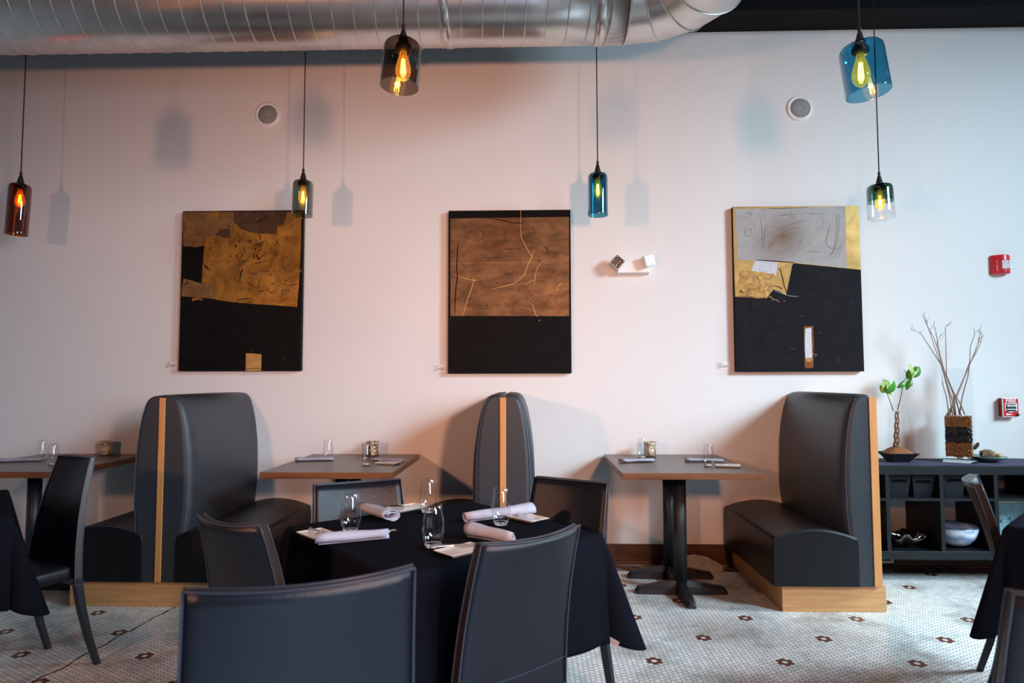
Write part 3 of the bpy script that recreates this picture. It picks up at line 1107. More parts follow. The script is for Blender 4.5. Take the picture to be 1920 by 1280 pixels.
# painting 3
m3 = [P_blk3, P_gold2, P_grey, P_graph, P_pale, P_rust, P_tan, P_side, P_line]
p3 = [
    ([(160, 40), (1072, 36), (1086, 503), (600, 452), (590, 470), (545, 682), (455, 640), (400, 705), (174, 692), (165, 400)], 1),
    ([(178, 54), (560, 50), (975, 40), (985, 485), (980, 490), (830, 472), (590, 446), (420, 432), (192, 428), (186, 240)], 2),
    ([(318, 430), (486, 444), (472, 545), (455, 530), (292, 505)], 4),
    ([(205, 508), (292, 510), (380, 525), (462, 545), (445, 640), (405, 705), (195, 690), (200, 600)], 6),
    ([(603, 455), (830, 476), (980, 494), (1088, 505), (1100, 850), (1110, 1230), (180, 1230), (176, 800), (174, 694), (400, 708), (455, 642), (500, 655), (545, 684), (560, 620), (590, 470)], 0),
    ([(675, 910), (740, 905), (743, 1050), (740, 1140), (680, 1142), (674, 1000)], 5),
    ([(683, 925), (727, 918), (730, 1030), (733, 1132), (684, 1135), (680, 1030)], 4),
    ([(678, 1136), (742, 1134), (740, 1205), (680, 1206)], 5),
    ([(682, 1138), (736, 1137), (725, 1160), (695, 1162)], 1),
]
s3 = [
    ([(320, 428), (400, 432), (500, 440), (605, 447)], 0.006, 0), ([(200, 80), (330, 300), (380, 215), (500, 190), (600, 150), (705, 142)], 0.0, 3),
    ([(318, 320), (380, 262), (470, 215), (560, 175), (640, 152), (700, 143)], 0.0018, 3), ([(360, 115), (372, 200), (372, 345)], 0.0018, 3), ([(405, 140), (390, 240), (378, 345)], 0.0018, 3),
    ([(440, 122), (520, 105), (580, 98)], 0.0018, 3), ([(495, 105), (580, 96), (640, 95)], 0.0018, 3), ([(587, 68), (575, 130)], 0.0018, 3), ([(612, 85), (590, 115), (612, 135)], 0.0018, 3),
    ([(690, 92), (760, 94), (828, 94)], 0.0018, 3), ([(800, 115), (822, 150), (805, 190), (760, 210)], 0.0012, 3), ([(868, 170), (850, 230), (835, 290), (845, 330), (880, 350), (920, 345), (950, 325)], 0.0022, 3),
    ([(910, 95), (915, 170), (905, 280), (885, 390)], 0.002, 3), ([(928, 95), (930, 180), (918, 290), (895, 350), (870, 395), (830, 418)], 0.002, 3), ([(945, 330), (920, 365), (890, 385)], 0.0016, 3),
    ([(700, 368), (750, 372), (800, 370)], 0.0018, 3), ([(440, 290), (430, 330), (412, 365)], 0.0015, 3), ([(470, 270), (450, 310), (430, 345)], 0.0015, 3), ([(520, 225), (560, 205), (610, 195), (650, 200)], 0.0012, 3),
    ([(250, 95), (270, 82), (300, 95), (262, 112), (250, 125)], 0.0018, 3), ([(275, 85), (300, 110), (285, 130)], 0.0018, 3), ([(270, 80), (310, 90)], 0.0018, 3), ([(262, 200), (250, 205), (252, 250), (280, 258)], 0.0022, 3), ([(280, 215), (292, 195), (292, 235)], 0.0025, 3),
    ([(630, 330), (670, 265), (640, 325), (700, 318)], 0.0012, 3), ([(520, 335), (545, 350), (565, 352)], 0.0012, 3), ([(345, 460), (350, 500), (390, 515), (430, 490), (435, 450)], 0.0012, 3),
    ([(205, 668), (215, 645), (230, 668)], 0.008, 0), ([(210, 660), (228, 660)], 0.005, 0), ([(300, 590), (305, 550), (330, 545), (342, 575)], 0.003, 3), ([(380, 550), (420, 570), (445, 545), (420, 540)], 0.003, 3), ([(285, 590), (285, 670)], 0.0015, 3),
    ([(490, 490), (508, 510), (520, 560), (530, 610), (545, 650), (555, 690)], 0.004, 0), ([(505, 505), (512, 482)], 0.004, 0), ([(520, 570), (530, 555)], 0.003, 0),
    ([(455, 648), (510, 668), (560, 688), (600, 692), (635, 692)], 0.002, 4), ([(425, 685), (450, 712), (480, 720), (492, 735)], 0.0035, 1), ([(450, 712), (440, 730)], 0.003, 1), ([(415, 690), (440, 705)], 0.003, 8),
    ([(530, 718), (532, 732)], 0.008, 5), ([(795, 548), (818, 562)], 0.003, 5), ([(735, 1100), (755, 1112), (770, 1112)], 0.003, 8), ([(757, 1112), (755, 1132)], 0.004, 3), ([(670, 1080), (690, 1080)], 0.003, 8), ([(920, 1150), (926, 1140)], 0.003, 5),
    ([(195, 688), (260, 690), (340, 705), (400, 700)], 0.006, 5), ([(205, 512), (290, 508)], 0.002, 5), ([(738, 910), (741, 1000), (742, 1085)], 0.004, 5), ([(455, 615), (500, 625), (520, 640)], 0.010, 5), ([(180, 45), (400, 48)], 0.002, 5), ([(410, 50), (480, 55), (700, 46)], 0.003, 0),
]
s3 += scribbles(210, 520, 440, 680, 22, 22, 5, 0.0012, 0.0025, 1.2) + scribbles(560, 500, 1080, 1200, 10, 10, 3, 0.001, 0.0016)
s3 = [x for x in s3 if x[1] > 0]
c3 = (at(1370, 390, 0) + at(1605, 388, 0) + at(1615, 697, 0) + at(1376, 697, 0)) / 4
painting('abstract painting in putty grey, gold and black, rightmost of the three paintings on the wall', ((160, 40), (1072, 36), (1110, 1230), (180, 1230)), 0.868, 1.150, (c3.x, -0.024, c3.z), p3, s3, m3, 0, 7)

# little title cards
for px, py, lb in ((321, 684, 'small white title card beside the leftmost painting'), (825, 690, 'small white title card beside the middle bronze painting'), (1356, 685, 'small white title card beside the rightmost painting')):
    p = at(px, py, 0)
    t = thing('title_card', lb, 'label', (p.x, -0.0015, p.z), group='title cards beside the paintings')
    MB().box((-0.042, -0.0012, -0.026), (0.042, 0.0013, 0.026)).build('card', M_white, t)
    mb = MB()
    for zz, x0, x1 in ((0.018, -0.036, -0.006), (0.010, -0.036, -0.010), (0.001, -0.036, 0.034), (-0.006, -0.036, 0.034), (-0.012, -0.036, 0.030), (-0.018, -0.036, -0.018)):
        mb.box((x0, -0.0017, zz - 0.0016), (x1, -0.0012, zz + 0.0016))
    mb.build('printed_lines', mat('grey_print', (0.25, 0.22, 0.22), 0.7), t)

# ------------------------------------------------------------------ wall speakers
for px, py, lb in ((502, 215, 'round white speaker on the wall above the leftmost painting'), (1499, 203, 'round white speaker on the wall above the rightmost painting')):
    p = at(px, py, 0)
    t = thing('wall_speaker', lb, 'speaker', (p.x, 0, p.z), rot=(PI / 2, 0, 0), group='wall speakers')
    MB().lathe([(0.068, 0.004), (0.070, 0.010), (0.080, 0.012), (0.090, 0.008), (0.093, 0.0)], 48).build('bezel', M_white, t)
    MB().lathe([(0.0005, 0.008), (0.03, 0.0075), (0.069, 0.006), (0.069, 0.001)], 48, caps=True).build('grille', M_grille, t)
    MB().box((-0.005, -0.003, 0.0076), (0.005, 0.003, 0.0086)).build('badge', M_white, t)

# ------------------------------------------------------------------ emergency light
p = at(1183, 500, 0)
t = thing('emergency_light', 'white emergency light box with two swivelled square lamp heads on the wall', 'emergency light', (p.x, 0, p.z))
MB().add([(-0.105, 0, -0.058), (0.125, 0, -0.058), (0.125, 0, 0.045), (-0.105, 0, 0.045), (-0.10, -0.055, -0.05), (0.12, -0.055, -0.05), (0.12, -0.055, 0.04), (-0.10, -0.055, 0.04)], [(0, 1, 2, 3), (4, 5, 6, 7), (0, 1, 5, 4), (1, 2, 6, 5), (2, 3, 7, 6), (3, 0, 4, 7)]).build('housing', M_white, t, bevel=0.004)
for dx, dz, ry, rzz, lb, lm in ((-0.100, 0.018, 43, -14, 'lamp head turned away', mat('dark_reflector', (0.22, 0.16, 0.13), 0.25, metal=0.7)), (0.108, 0.026, -16, 18, 'lamp head facing the room', mat('bright_reflector', (0.50, 0.50, 0.54), 0.3, metal=0.3))):
    hb = MB().box((-0.040, -0.022, -0.040), (0.040, 0.022, 0.040))
    h = tag(hb.build('lamp_head', M_white, t, bevel=0.009, seg=3, loc=(dx, -0.08, dz), rot=(0, R(ry), R(rzz))), lb)
    MB().box((-0.035, -0.0245, -0.035), (0.035, -0.0222, 0.035)).build('lens', lm, h, bevel=0.004)
    mb = MB()
    for i in range(4):
        for j in range(4):
            mb.sphere((-0.0255 + 0.017 * i, -0.0245, -0.0255 + 0.017 * j), 0.0055, 5, sc_=(1, 0.5, 1))
    mb.build('reflector_cups', M_silver, h)
    MB().tube([(dx * 0.9, -0.05, dz * 0.5), (dx, -0.07, dz)], 0.010, 8).build('swivel', M_white, t)

# ------------------------------------------------------------------ fire alarm devices
p = at(1872, 497, 0)
t = thing('fire_alarm_strobe', 'red fire alarm strobe with a clear lens, high on the wall at right', 'fire alarm', (p.x, 0, p.z))
W_, H_ = 0.060, 0.066
rs = []
for z, k_ in ((-H_, 0.9), (-H_ + 0.008, 1), (0, 1.0), (H_ - 0.008, 1), (H_, 0.9)):
    rs.append([(-W_ * k_, 0, z), (-W_ * k_, -0.018, z), (-0.012, -0.055 * k_, z), (0.030, -0.055 * k_, z), (W_ * k_, -0.030, z), (W_ * k_, 0, z)])
MB().rings(rs, smooth=False).build('housing', M_red, t, bevel=0.003)
gl = MB()
for i in range(5):
    for j in range(4):
        gl.sphere((-0.006 + 0.014 * i, -0.052 + (0.008 if i > 3 else 0), -0.026 + 0.014 * j), 0.010, 5, sc_=(1, 0.8, 1))
gl.build('strobe_lens', mat('crystal_lens', (0.75, 0.80, 0.84), 0.12, coat=0.6, metal=0.4), t)
MB().box((0.003, -0.057, -0.062), (0.009, -0.054, -0.054)).build('keyhole', M_dkslot, t)
for i, ch in enumerate('FIRE'):
    text('lettering', ch, 0.016, M_text, t, (-0.036, -0.0385, 0.018 - 0.018 * i), rot=(PI / 2, 0, -math.atan2(0.037, 0.048)), extrude=0.0004)

p = at(1886, 763, 0)
t = thing('fire_alarm_pull_station', 'red fire alarm pull station lettered FIRE, low on the wall above the shelf', 'fire alarm', (p.x, 0, p.z))
MB().box((-0.053, -0.040, -0.062), (0.053, 0, 0.062)).build('housing', mat('dark_red', (0.22, 0.012, 0.016), 0.4), t, bevel=0.005)
MB().box((-0.056, -0.047, -0.066), (0.056, -0.040, 0.066)).build('cover_frame', M_white, t, bevel=0.004)
MB().box((-0.050, -0.0485, -0.060), (0.050, -0.046, 0.060)).build('cover', M_red, t, bevel=0.003)
text('lettering', 'FIRE', 0.036, M_text, t, (0, -0.0492, 0.044), extrude=0.0006, sx=1.05)
hb = MB()
hb.add([(-0.041, -0.0495, 0.028), (0.041, -0.0495, 0.028), (0.041, -0.0495, -0.022), (0.0, -0.0495, -0.034), (-0.041, -0.0495, -0.022)], [(0, 1, 2, 3, 4)])
hb.build('handle_surround', M_white, t)
MB().box((-0.034, -0.051, -0.020), (0.034, -0.0494, 0.024)).box((-0.030, -0.0508, -0.026), (0.030, -0.0494, -0.02)).build('recess', M_dkslot, t)
h = MB().box((-0.030, -0.060, 0.004), (0.030, -0.050, 0.018)).box((-0.033, -0.058, -0.016), (0.033, -0.050, -0.010)).build('pull_handle', M_white, t, bevel=0.002)
text('lettering', 'LOCAL', 0.013, M_dkslot, t, (0, -0.0606, 0.011), extrude=0.0003, sx=1.1)
MB().sphere((-0.026, -0.049, -0.047), 0.009, 8, sc_=(1.1, 0.12, 0.8)).box((-0.018, -0.0494, -0.050), (0.004, -0.0484, -0.044)).build('maker_badge', M_text, t)
MB().tube([(0.040, -0.040, -0.049), (0.040, -0.060, -0.049)], 0.008, 10).build('key_lock', M_dkslot, t)

# ------------------------------------------------------------------ pendants
G_amber = thin_glass('amber_glass', (0.36, 0.10, 0.025))
G_smoke = thin_glass('smoke_grey_glass', (0.40, 0.34, 0.31))
G_green = thin_glass('grey_green_glass', (0.36, 0.40, 0.34))
G_teal = thin_glass('teal_glass', (0.08, 0.34, 0.45))
G_blue = thin_glass('turquoise_glass', (0.20, 0.55, 0.72))
G_dark = thin_glass('bottle_green_glass', (0.14, 0.30, 0.25))
M_fil = mat('glowing_filament', (1, 0.6, 0.2), 0.5, emit=(1.0, 0.56, 0.16), estr=34.0)
M_bulb = thin_glass('amber_bulb_glass', (1.0, 0.72, 0.30), glow=(1.0, 0.42, 0.05, 0.9))
M_bulbglow = None


def pendant(label, pos, rad, hgt, glass, tilt=(0, 0), lower=None, blub=1.0):
    """pos = middle of the glass cylinder"""
    topz = pos[2] + hgt / 2
    t = thing('pendant_lamp', label, 'pendant light', (pos[0], pos[1], topz), group='hanging glass pendant lamps')
    sw_ = 0.012
    cl = ZC - topz
    MB().tube([(0, 0, 0.075), (0.0, 0, cl * 0.5), (0, 0, cl - 0.012)], 0.0036, 8).build('cord', M_cord, t)
    MB().lathe([(0.0, cl - 0.001), (0.05, cl - 0.001), (0.05, cl - 0.022), (0.0, cl - 0.026)], 20, caps=True).build('ceiling_rose', M_cord, t)
    MB().lathe([(0.0005, 0.080), (0.007, 0.078), (0.009, 0.068), (0.006, 0.060), (0.010, 0.052), (0.022, 0.004), (0.024, -0.004), (0.033, -0.012), (0.034, -0.030), (0.022, -0.040), (0.0005, -0.040)], 24).build('socket_cap', M_cord, t)
    prof = [(0.018, 0.0), (rad * 0.60, -0.001), (rad * 0.86, -0.006), (rad * 0.97, -0.018), (rad, -0.036)]
    sh = MB()
    rot = (R(tilt[0]), R(tilt[1]), 0)
    if lower is None:
        sh.lathe(prof + [(rad, -hgt * 0.5), (rad * 1.005, -hgt + 0.004), (rad * 1.0, -hgt), (rad * 0.985, -hgt)], 56)
        s_ = sh.build('glass_shade', glass, t, fix=False, rot=rot)
    else:
        sh.lathe(prof + [(rad, -hgt * 0.3), (rad, -hgt * 0.50)], 56)
        s_ = sh.build('glass_shade', glass, t, fix=False, rot=rot)
        lo = MB().lathe([(rad * 1.02, -hgt * 0.50), (rad * 1.02, -hgt * 0.8), (rad * 1.03, -hgt), (rad, -hgt)], 56)
        tag(lo.build('lower_glass', M_glass, t, fix=False, rot=rot), 'clear lower glass band')
    # bulb
    b0 = -0.040
    L = 0.115 * blub
    pr = [(0.013, 0), (0.014, -0.012), (0.020, -0.030), (0.028, -0.060), (0.0295, -0.075), (0.027, -0.090), (0.019, -0.104), (0.009, -0.112), (0.0008, -0.115)]
    bb = MB().lathe([(r * blub, b0 + z * blub) for r, z in pr], 24)
    bl = bb.build('bulb', M_bulb, t, fix=False)
    fb = MB()
    for i in range(6):
        a = 2 * PI * i / 6
        r0, r1 = 0.0055, 0.0095
        fb.tube([(r0 * cos(a) * blub, r0 * sin(a) * blub, b0 - 0.030 * blub), (r1 * cos(a) * blub, r1 * sin(a) * blub, b0 - 0.086 * blub)], 0.0016 * blub, 5)
    fb.build('filament', M_fil, bl)
    MB().tube([(0, 0, b0 + 0.004), (0, 0, b0 - 0.03 * blub)], [0.012 * blub, 0.005 * blub], 10).build('bulb_stem', mat('brass_stem', (0.5, 0.3, 0.1), 0.3, metal=1.0), bl)
    lt = bpy.data.lights.new('bulb_light', 'POINT')
    lt.energy = 1.6
    lt.color = (1.0, 0.50, 0.16)
    lt.shadow_soft_size = 0.012
    lo_ = bpy.data.objects.new('bulb_light', lt)
    COL.objects.link(lo_)
    lo_.parent = t
    lo_.location = (0, 0, b0 - 0.06 * blub)
    return t


YA, YB = -0.5, -1.85


def pp(px, y0px, y1px, Y):
    a, b = at(px, y0px, Y), at(px, y1px, Y)
    return ((a.x + b.x) / 2, Y, (a.z + b.z) / 2), abs(a.z - b.z)


c, h = pp(36.5, 345, 440, YA)
pendant('amber brown glass pendant lamp, leftmost in the picture', c, 0.064, h, G_amber, (0, 2.5))
c, h = pp(568, 339, 405, YA)
pendant('smoky grey green glass pendant lamp hanging before the leftmost painting corner', c, 0.0645, h, G_green, (0, 1.0))
c, h = pp(1121, 325, 404, YA)
pendant('teal glass pendant lamp hanging between the middle and right paintings', c, 0.0625, h, G_teal)
c, h = pp(1650, 346, 411, YA)
pendant('pendant lamp with dark green glass above clear glass, right of the rightmost painting', c, 0.0755, h, G_dark, (0, -1.5), lower=True)
c, h = pp(756, 80, 165, YB)
pendant('large smoky grey glass pendant lamp hanging in front of the steel duct', c, 0.082, h, G_smoke, (-3, 4), blub=1.15)
c, h = pp(1614, 85, 178, YB)
pendant('large turquoise glass pendant lamp tilted at the top right', c, 0.088, h, G_blue, (-2, -7), blub=1.25)
pendant('smoky glass pendant lamp beyond the upper left edge, casting a blurred shadow', (-2.53, YB, 2.55), 0.085, 0.23, G_smoke)

# ------------------------------------------------------------------ open shelf at right
SZ0, SZ1 = 0.146, 0.722
shelf = thing('open_shelf', 'low black open shelf unit with cubbies against the wall at right', 'shelf', (2.75, -0.20, 0))
ox, oy = 2.75, -0.20
x_l, x_r = 2.0, 3.95
mb = MB()
mb.box((x_l - ox, -0.195, SZ1 - 0.055), (x_r - ox, 0.19, SZ1))
mb.build('top_board', M_cab, shelf, bevel=0.002)
MB().box((x_l - ox, -0.193, SZ0), (x_r - ox, 0.19, SZ0 + 0.05)).build('bottom_board', M_cab, shelf, bevel=0.002)
colx = [2.005, 2.234, 2.567, 2.90, 3.233, 3.566, 3.93]
for xq in colx:
    MB().box((xq - 0.012 - ox, -0.192, SZ0 + 0.05), (xq + 0.012 - ox, 0.19, SZ1 - 0.055)).build('upright', M_cab, shelf)
for a, b in zip(colx, colx[1:]):
    MB().box((a + 0.012 - ox, -0.192, 0.505), (b - 0.012 - ox, 0.19, 0.522)).build('shelf_board', M_cab, shelf)
for xq in (2.05, 3.88):
    for yq in (-0.34, -0.06):
        MB().box((xq - 0.02 - ox, yq - 0.02 - oy, 0), (xq + 0.02 - ox, yq + 0.02 - oy, SZ0)).build('leg', M_cab, shelf)

# runner on top
mb = MB()
vs, fs = [], []
NXr, NYr = 60, 8
for i in range(NXr + 1):
    for j in range(NYr + 1):
        x = 2.02 + 1.9 * i / NXr
        y = -0.385 + 0.365 * j / NYr
        vs.append((x, y, 0.7245 + 0.0012 * sin(x * 23 + y * 31) * sin(x * 7)))
fs = [(i * (NYr + 1) + j, i * (NYr + 1) + j + 1, (i + 1) * (NYr + 1) + j + 1, (i + 1) * (NYr + 1) + j) for i in range(NXr) for j in range(NYr)]
tag(MB().add(vs, fs, 0, True).build('table_runner', M_runner, solid=0.0012, fix=False), 'dark blue cloth runner lying on top of the black open shelf', 'cloth')
ST = 0.7265


def bin_(x, label, h=0.150):
    t = thing('storage_bin', label, 'bin', (x, -0.21, 0.5225), group='bins in the open shelf')
    rs = []
    for z, hx, hy in ((0.0, 0.056, 0.14), (h, 0.072, 0.155)):
        rs.append([(-hx, -hy, z), (hx, -hy, z), (hx, hy, z), (-hx, hy, z)])
    inner = [[(-0.068, -0.151, h), (0.068, -0.151, h), (0.068, 0.151, h), (-0.068, 0.151, h)], [(-0.052, -0.136, 0.006), (0.052, -0.136, 0.006), (0.052, 0.136, 0.006), (-0.052, 0.136, 0.006)]]
    MB().rings(rs + inner, smooth=False).build('bin_body', M_bin, t)
    MB().box((-0.045, -0.1535, h - 0.045), (0.045, -0.146, h - 0.029)).build('handle_slot', mat('slot_shadow', (0.001, 0.001, 0.001), 0.9, spec=0.05), t)
    return t


bin_(2.325, 'dark storage bin with handle slot, left one of the pair in one shelf cubby', 0.140)
bin_(2.476, 'dark storage bin with handle slot, right one of the pair in one shelf cubby', 0.135)
bin_(2.665, 'dark storage bin with handle slot, alone in its cubby beside the tilted chair', 0.145)

# crinkled dark dish with silver leaf in the lower cubby
t = thing('leaf_dish', 'dark crinkled leaf shaped dish with silver tips in the lower left cubby', 'dish', (2.385, -0.25, SZ0 + 0.051))
NA, NR = 40, 8
vs = []
for i in range(NR + 1):
    for j in range(NA):
        a = 2 * PI * j / NA
        f = i / NR
        rr = f * (0.125 + 0.02 * sin(5 * a) + 0.010 * sin(11 * a))
        z = 0.006 + 0.070 * f ** 2.2 + 0.018 * f * sin(7 * a + 1)
        vs.append((rr * cos(a) * 1.05, rr * sin(a) * 0.9, z))
fs = [(i * NA + j, i * NA + (j + 1) % NA, (i + 1) * NA + (j + 1) % NA, (i + 1) * NA + j) for i in range(NR) for j in range(NA)]
MB().add(vs, fs, 0, True).build('dish_body', mat('dark_glazed', (0.02, 0.018, 0.016), 0.12, coat=0.6), t, solid=0.004, fix=False)
for x, y, z, a in ((0.10, -0.04, 0.080, 20), (0.075, -0.075, 0.075, -20), (0.12, 0.0, 0.088, 40), (0.05, -0.09, 0.07, 5), (-0.09, -0.06, 0.09, 160), (-0.115, -0.02, 0.095, 170), (-0.06, -0.085, 0.082, 200)):
    mb = MB()
    mb.sphere((0, 0, 0), 0.024, 6, sc_=(1.3, 0.5, 0.35))
    mb.xf(Matrix.Translation((x, y, z)) @ Matrix.Rotation(R(a), 4, 'Z') @ Matrix.Rotation(R(-25), 4, 'Y'))
    mb.build('silver_tip', M_silver, t)

# blue and white marbled bowl
t = thing('marbled_bowl', 'blue and white swirled glass bowl in the lower middle cubby of the shelf', 'bowl', (2.728, -0.235, SZ0 + 0.051))
mbm = bpy.data.materials.new('blue_white_swirl')
mbm.use_nodes = True
nt = mbm.node_tree
bs = nt.nodes['Principled BSDF']
bs.inputs['Roughness'].default_value = 0.15
tc = nt.nodes.new('ShaderNodeTexCoord')
wv = nt.nodes.new('ShaderNodeTexWave')
wv.bands_direction = 'Z'
wv.inputs['Scale'].default_value = 5
wv.inputs['Distortion'].default_value = 5
wv.inputs['Detail'].default_value = 4
wv.inputs['Detail Scale'].default_value = 1.4
nt.links.new(tc.outputs['Object'], wv.inputs[0])
rp = nt.nodes.new('ShaderNodeValToRGB')
rp.color_ramp.elements[0].color = (0.20, 0.28, 0.46, 1)
rp.color_ramp.elements[1].color = (0.62, 0.68, 0.80, 1)
nt.links.new(wv.outputs[0], rp.inputs[0])
nt.links.new(rp.outputs[0], bs.inputs['Base Color'])
MB().lathe([(0.0005, 0.0), (0.05, 0.0), (0.085, 0.018), (0.118, 0.055), (0.135, 0.105), (0.136, 0.128), (0.131, 0.128), (0.128, 0.105), (0.11, 0.06), (0.08, 0.026), (0.0005, 0.010)], 48).build('bowl_body', mbm, t)
MB().tube([(0.1365 * cos(a), 0.1365 * sin(a), 0.129) for a in [2 * PI * i / 48 for i in range(49)]], 0.003, 6, caps=False).build('rim', mat('dark_blue_rim', (0.03, 0.05, 0.09), 0.2), t)

# painted card
t = thing('painted_card', 'pale blue painted picture with handwriting leaning in the right lower cubby', 'picture', (3.065, -0.235, SZ0 + 0.051), rot=(R(-8), 0, 0))
MB().box((-0.14, -0.004, 0.0), (0.145, 0.004, 0.285)).build('board', mat('cream_board', (0.55, 0.56, 0.42), 0.6), t)
MB().box((-0.139, -0.006, 0.045), (0.145, -0.0042, 0.262)).build('painted_field', mat('blue_wash', (0.22, 0.42, 0.50), 0.6, var=0.55, vscale=14), t)
M_ink = mat('blue_ink', (0.03, 0.07, 0.14), 0.5)


def wr(*lines):
    mb = MB()
    for pts in lines:
        mb.tube([(x, -0.0075, z) for x, z in pts], 0.0022, 5)
    mb.build('handwritten_mark', M_ink, t)


wr([(-0.085 + 0.022 * cos(a), 0.165 + 0.017 * sin(a)) for a in [i * PI / 6 for i in range(13)]], [(-0.080 + 0.026 * cos(a), 0.130 + 0.020 * sin(a)) for a in [i * PI / 6 for i in range(13)]])
wr([(-0.035, 0.165), (-0.015, 0.140)], [(-0.014, 0.165), (-0.036, 0.140)])
wr([(0.02, 0.158), (0.035, 0.178), (0.040, 0.130)])

# white framed return grille at the base of the wall
t = thing('wall_vent', 'low white framed vent on the baseboard under the open shelf', 'vent', (2.28, -0.018, 0.065))
fr = MB()
for a, b in (((-0.17, -0.012, -0.04), (0.17, 0, -0.028)), ((-0.17, -0.012, 0.028), (0.17, 0, 0.04)), ((-0.17, -0.012, -0.028), (-0.158, 0, 0.028)), ((0.158, -0.012, -0.028), (0.17, 0, 0.028))):
    fr.box(a, b)
fr.build('frame', M_white, t)
sl = MB()
for i in range(7):
    sl.box((-0.158, -0.007, -0.026 + 0.008 * i), (0.158, -0.001, -0.023 + 0.008 * i))
sl.build('slats', mat('brown_slats', (0.20, 0.13, 0.11), 0.5), t)

# ------------------------------------------------------------------ potted plant on the shelf
PX, PY = at(1683, 850, -0.2).x, -0.2
t = thing('potted_plant', 'small potted plant with braided stems and glossy green leaves on the open shelf', 'plant', (PX, PY, ST))
rs = []
for z, h in ((0.0, 0.055), (0.004, 0.060), (0.03, 0.078), (0.056, 0.105), (0.060, 0.104), (0.052, 0.096)):
    rs.append([(h * cos(R(45 + 90 * q)) * 1.0 + (0), h * sin(R(45 + 90 * q)), z) for q in range(4)])
MB().rings([[(p[0] * 1.3, p[1] * 1.15, p[2]) for p in r] for r in rs], smooth=False).build('pot', M_pot, t, bevel=0.004)
so = MB()
vs = []
NA, NR = 28, 8
for i in range(NR + 1):
    f = i / NR
    for j in range(NA):
        a = 2 * PI * j / NA
        k_ = 1 / max(abs(cos(a)), abs(sin(a))) * 0.5 + 0.5
        vs.append((0.086 * f * cos(a) * k_, 0.076 * f * sin(a) * k_, 0.100 - 0.045 * f ** 1.6 + rn.uniform(-0.004, 0.004)))
fs = [(i * NA + j, i * NA + (j + 1) % NA, (i + 1) * NA + (j + 1) % NA, (i + 1) * NA + j) for i in range(NR) for j in range(NA)]
tag(so.add(vs, fs, 0, True).build('soil', M_soil, t), 'orange brown coir soil')


def PL(px, py, dy=0.0):
    v = at(px, py, PY + dy)
    return Vector((v.x - PX, v.y - PY, v.z - ST))


br = MB()
for k_ in range(3):
    pts = []
    for i in range(22):
        f = i / 21
        c_ = PL(1681 + 1 * f, 836 - 66 * f)
        a = 2 * PI * (f * 1.25 + k_ / 3)
        r_ = 0.013 * (1.15 - 0.5 * f)
        pts.append((c_.x + r_ * cos(a), c_.y + r_ * sin(a), c_.z - 0.012 * (1 - f)))
    br.tube(pts, [0.0075 - 0.004 * i / 21 for i in range(22)], 7)
br.build('braided_trunk', M_stem, t)
br = MB()
br.tube([PL(1675, 770), PL(1668, 750, -0.01), PL(1662, 735, -0.02), PL(1657, 716, -0.02), PL(1654, 709, -0.02)], [0.003, 0.0025, 0.002, 0.0018, 0.001], 6)
br.tube([PL(1683, 768), PL(1690, 740, 0.01), PL(1694, 715, 0.02), PL(1701, 705, 0.02), PL(1707, 688, 0.02)], [0.003, 0.0028, 0.0024, 0.002, 0.001], 6)
br.tube([PL(1682, 768), PL(1684, 765), PL(1683, 758)], 0.0015, 5)
br.build('stem', M_stemg, t)


def leaf(base, tip, wid, m, bend=0.012, roll=0.0):
    base, tip = Vector(base), Vector(tip)
    d = tip - base
    L = d.length
    d.normalize()
    sd = d.cross(Vector((sin(roll), -cos(roll), 0.25))).normalized()
    nn = sd.cross(d).normalized()
    rows = []
    N = 10
    for i in range(N + 1):
        f = i / N
        w_ = wid * (sin(PI * min(1, f ** 0.85)) ** 0.8) * 0.5 if 0 < f < 1 else 0.0004
        c_ = base + d * L * f + nn * bend * sin(PI * f)
        rows += [c_ - sd * w_ + nn * w_ * 0.35, c_, c_ + sd * w_ + nn * w_ * 0.35]
    fs = []
    for i in range(N):
        for j in range(2):
            a = i * 3 + j
            fs.append((a, a + 1, a + 4, a + 3))
    return MB().add(rows, fs, 0, True).build('leaf', m, t, solid=0.0008, fix=False)


for bx, by, tx, ty, w_, m_, dy, rl in (
    (1660, 737, 1676, 712, 0.060, M_leaf, -0.03, 0.6), (1659, 736, 1650, 722, 0.045, M_leaf2, -0.01, -0.4), (1657, 716, 1652, 735, 0.036, M_leaf2, -0.02, 0.2), (1664, 738, 1672, 742, 0.03, M_leaf2, 0.01, 0.9), (1656, 712, 1665, 728, 0.04, M_leaf2, 0.01, 0.5),
    (1698, 716, 1681, 727, 0.036, M_leaf, 0.01, 0.2), (1699, 714, 1695, 694, 0.042, M_leaf, -0.01, 0.7), (1704, 712, 1706, 682, 0.045, M_leaf2, 0.0, 0.3), (1708, 710, 1699, 732, 0.034, M_leaf, 0.02, -0.4),
    (1712, 708, 1724, 686, 0.042, M_leaf, 0.0, 0.8), (1711, 697, 1723, 688, 0.03, M_leaf, 0.03, -0.5), (1708, 712, 1704, 692, 0.04, M_leaf, -0.03, -0.9), (1702, 716, 1710, 724, 0.03, M_leaf, 0.03, 0.6)):
    leaf(PL(bx, by, dy), PL(tx, ty, dy * 1.5), w_, m_, roll=rl)

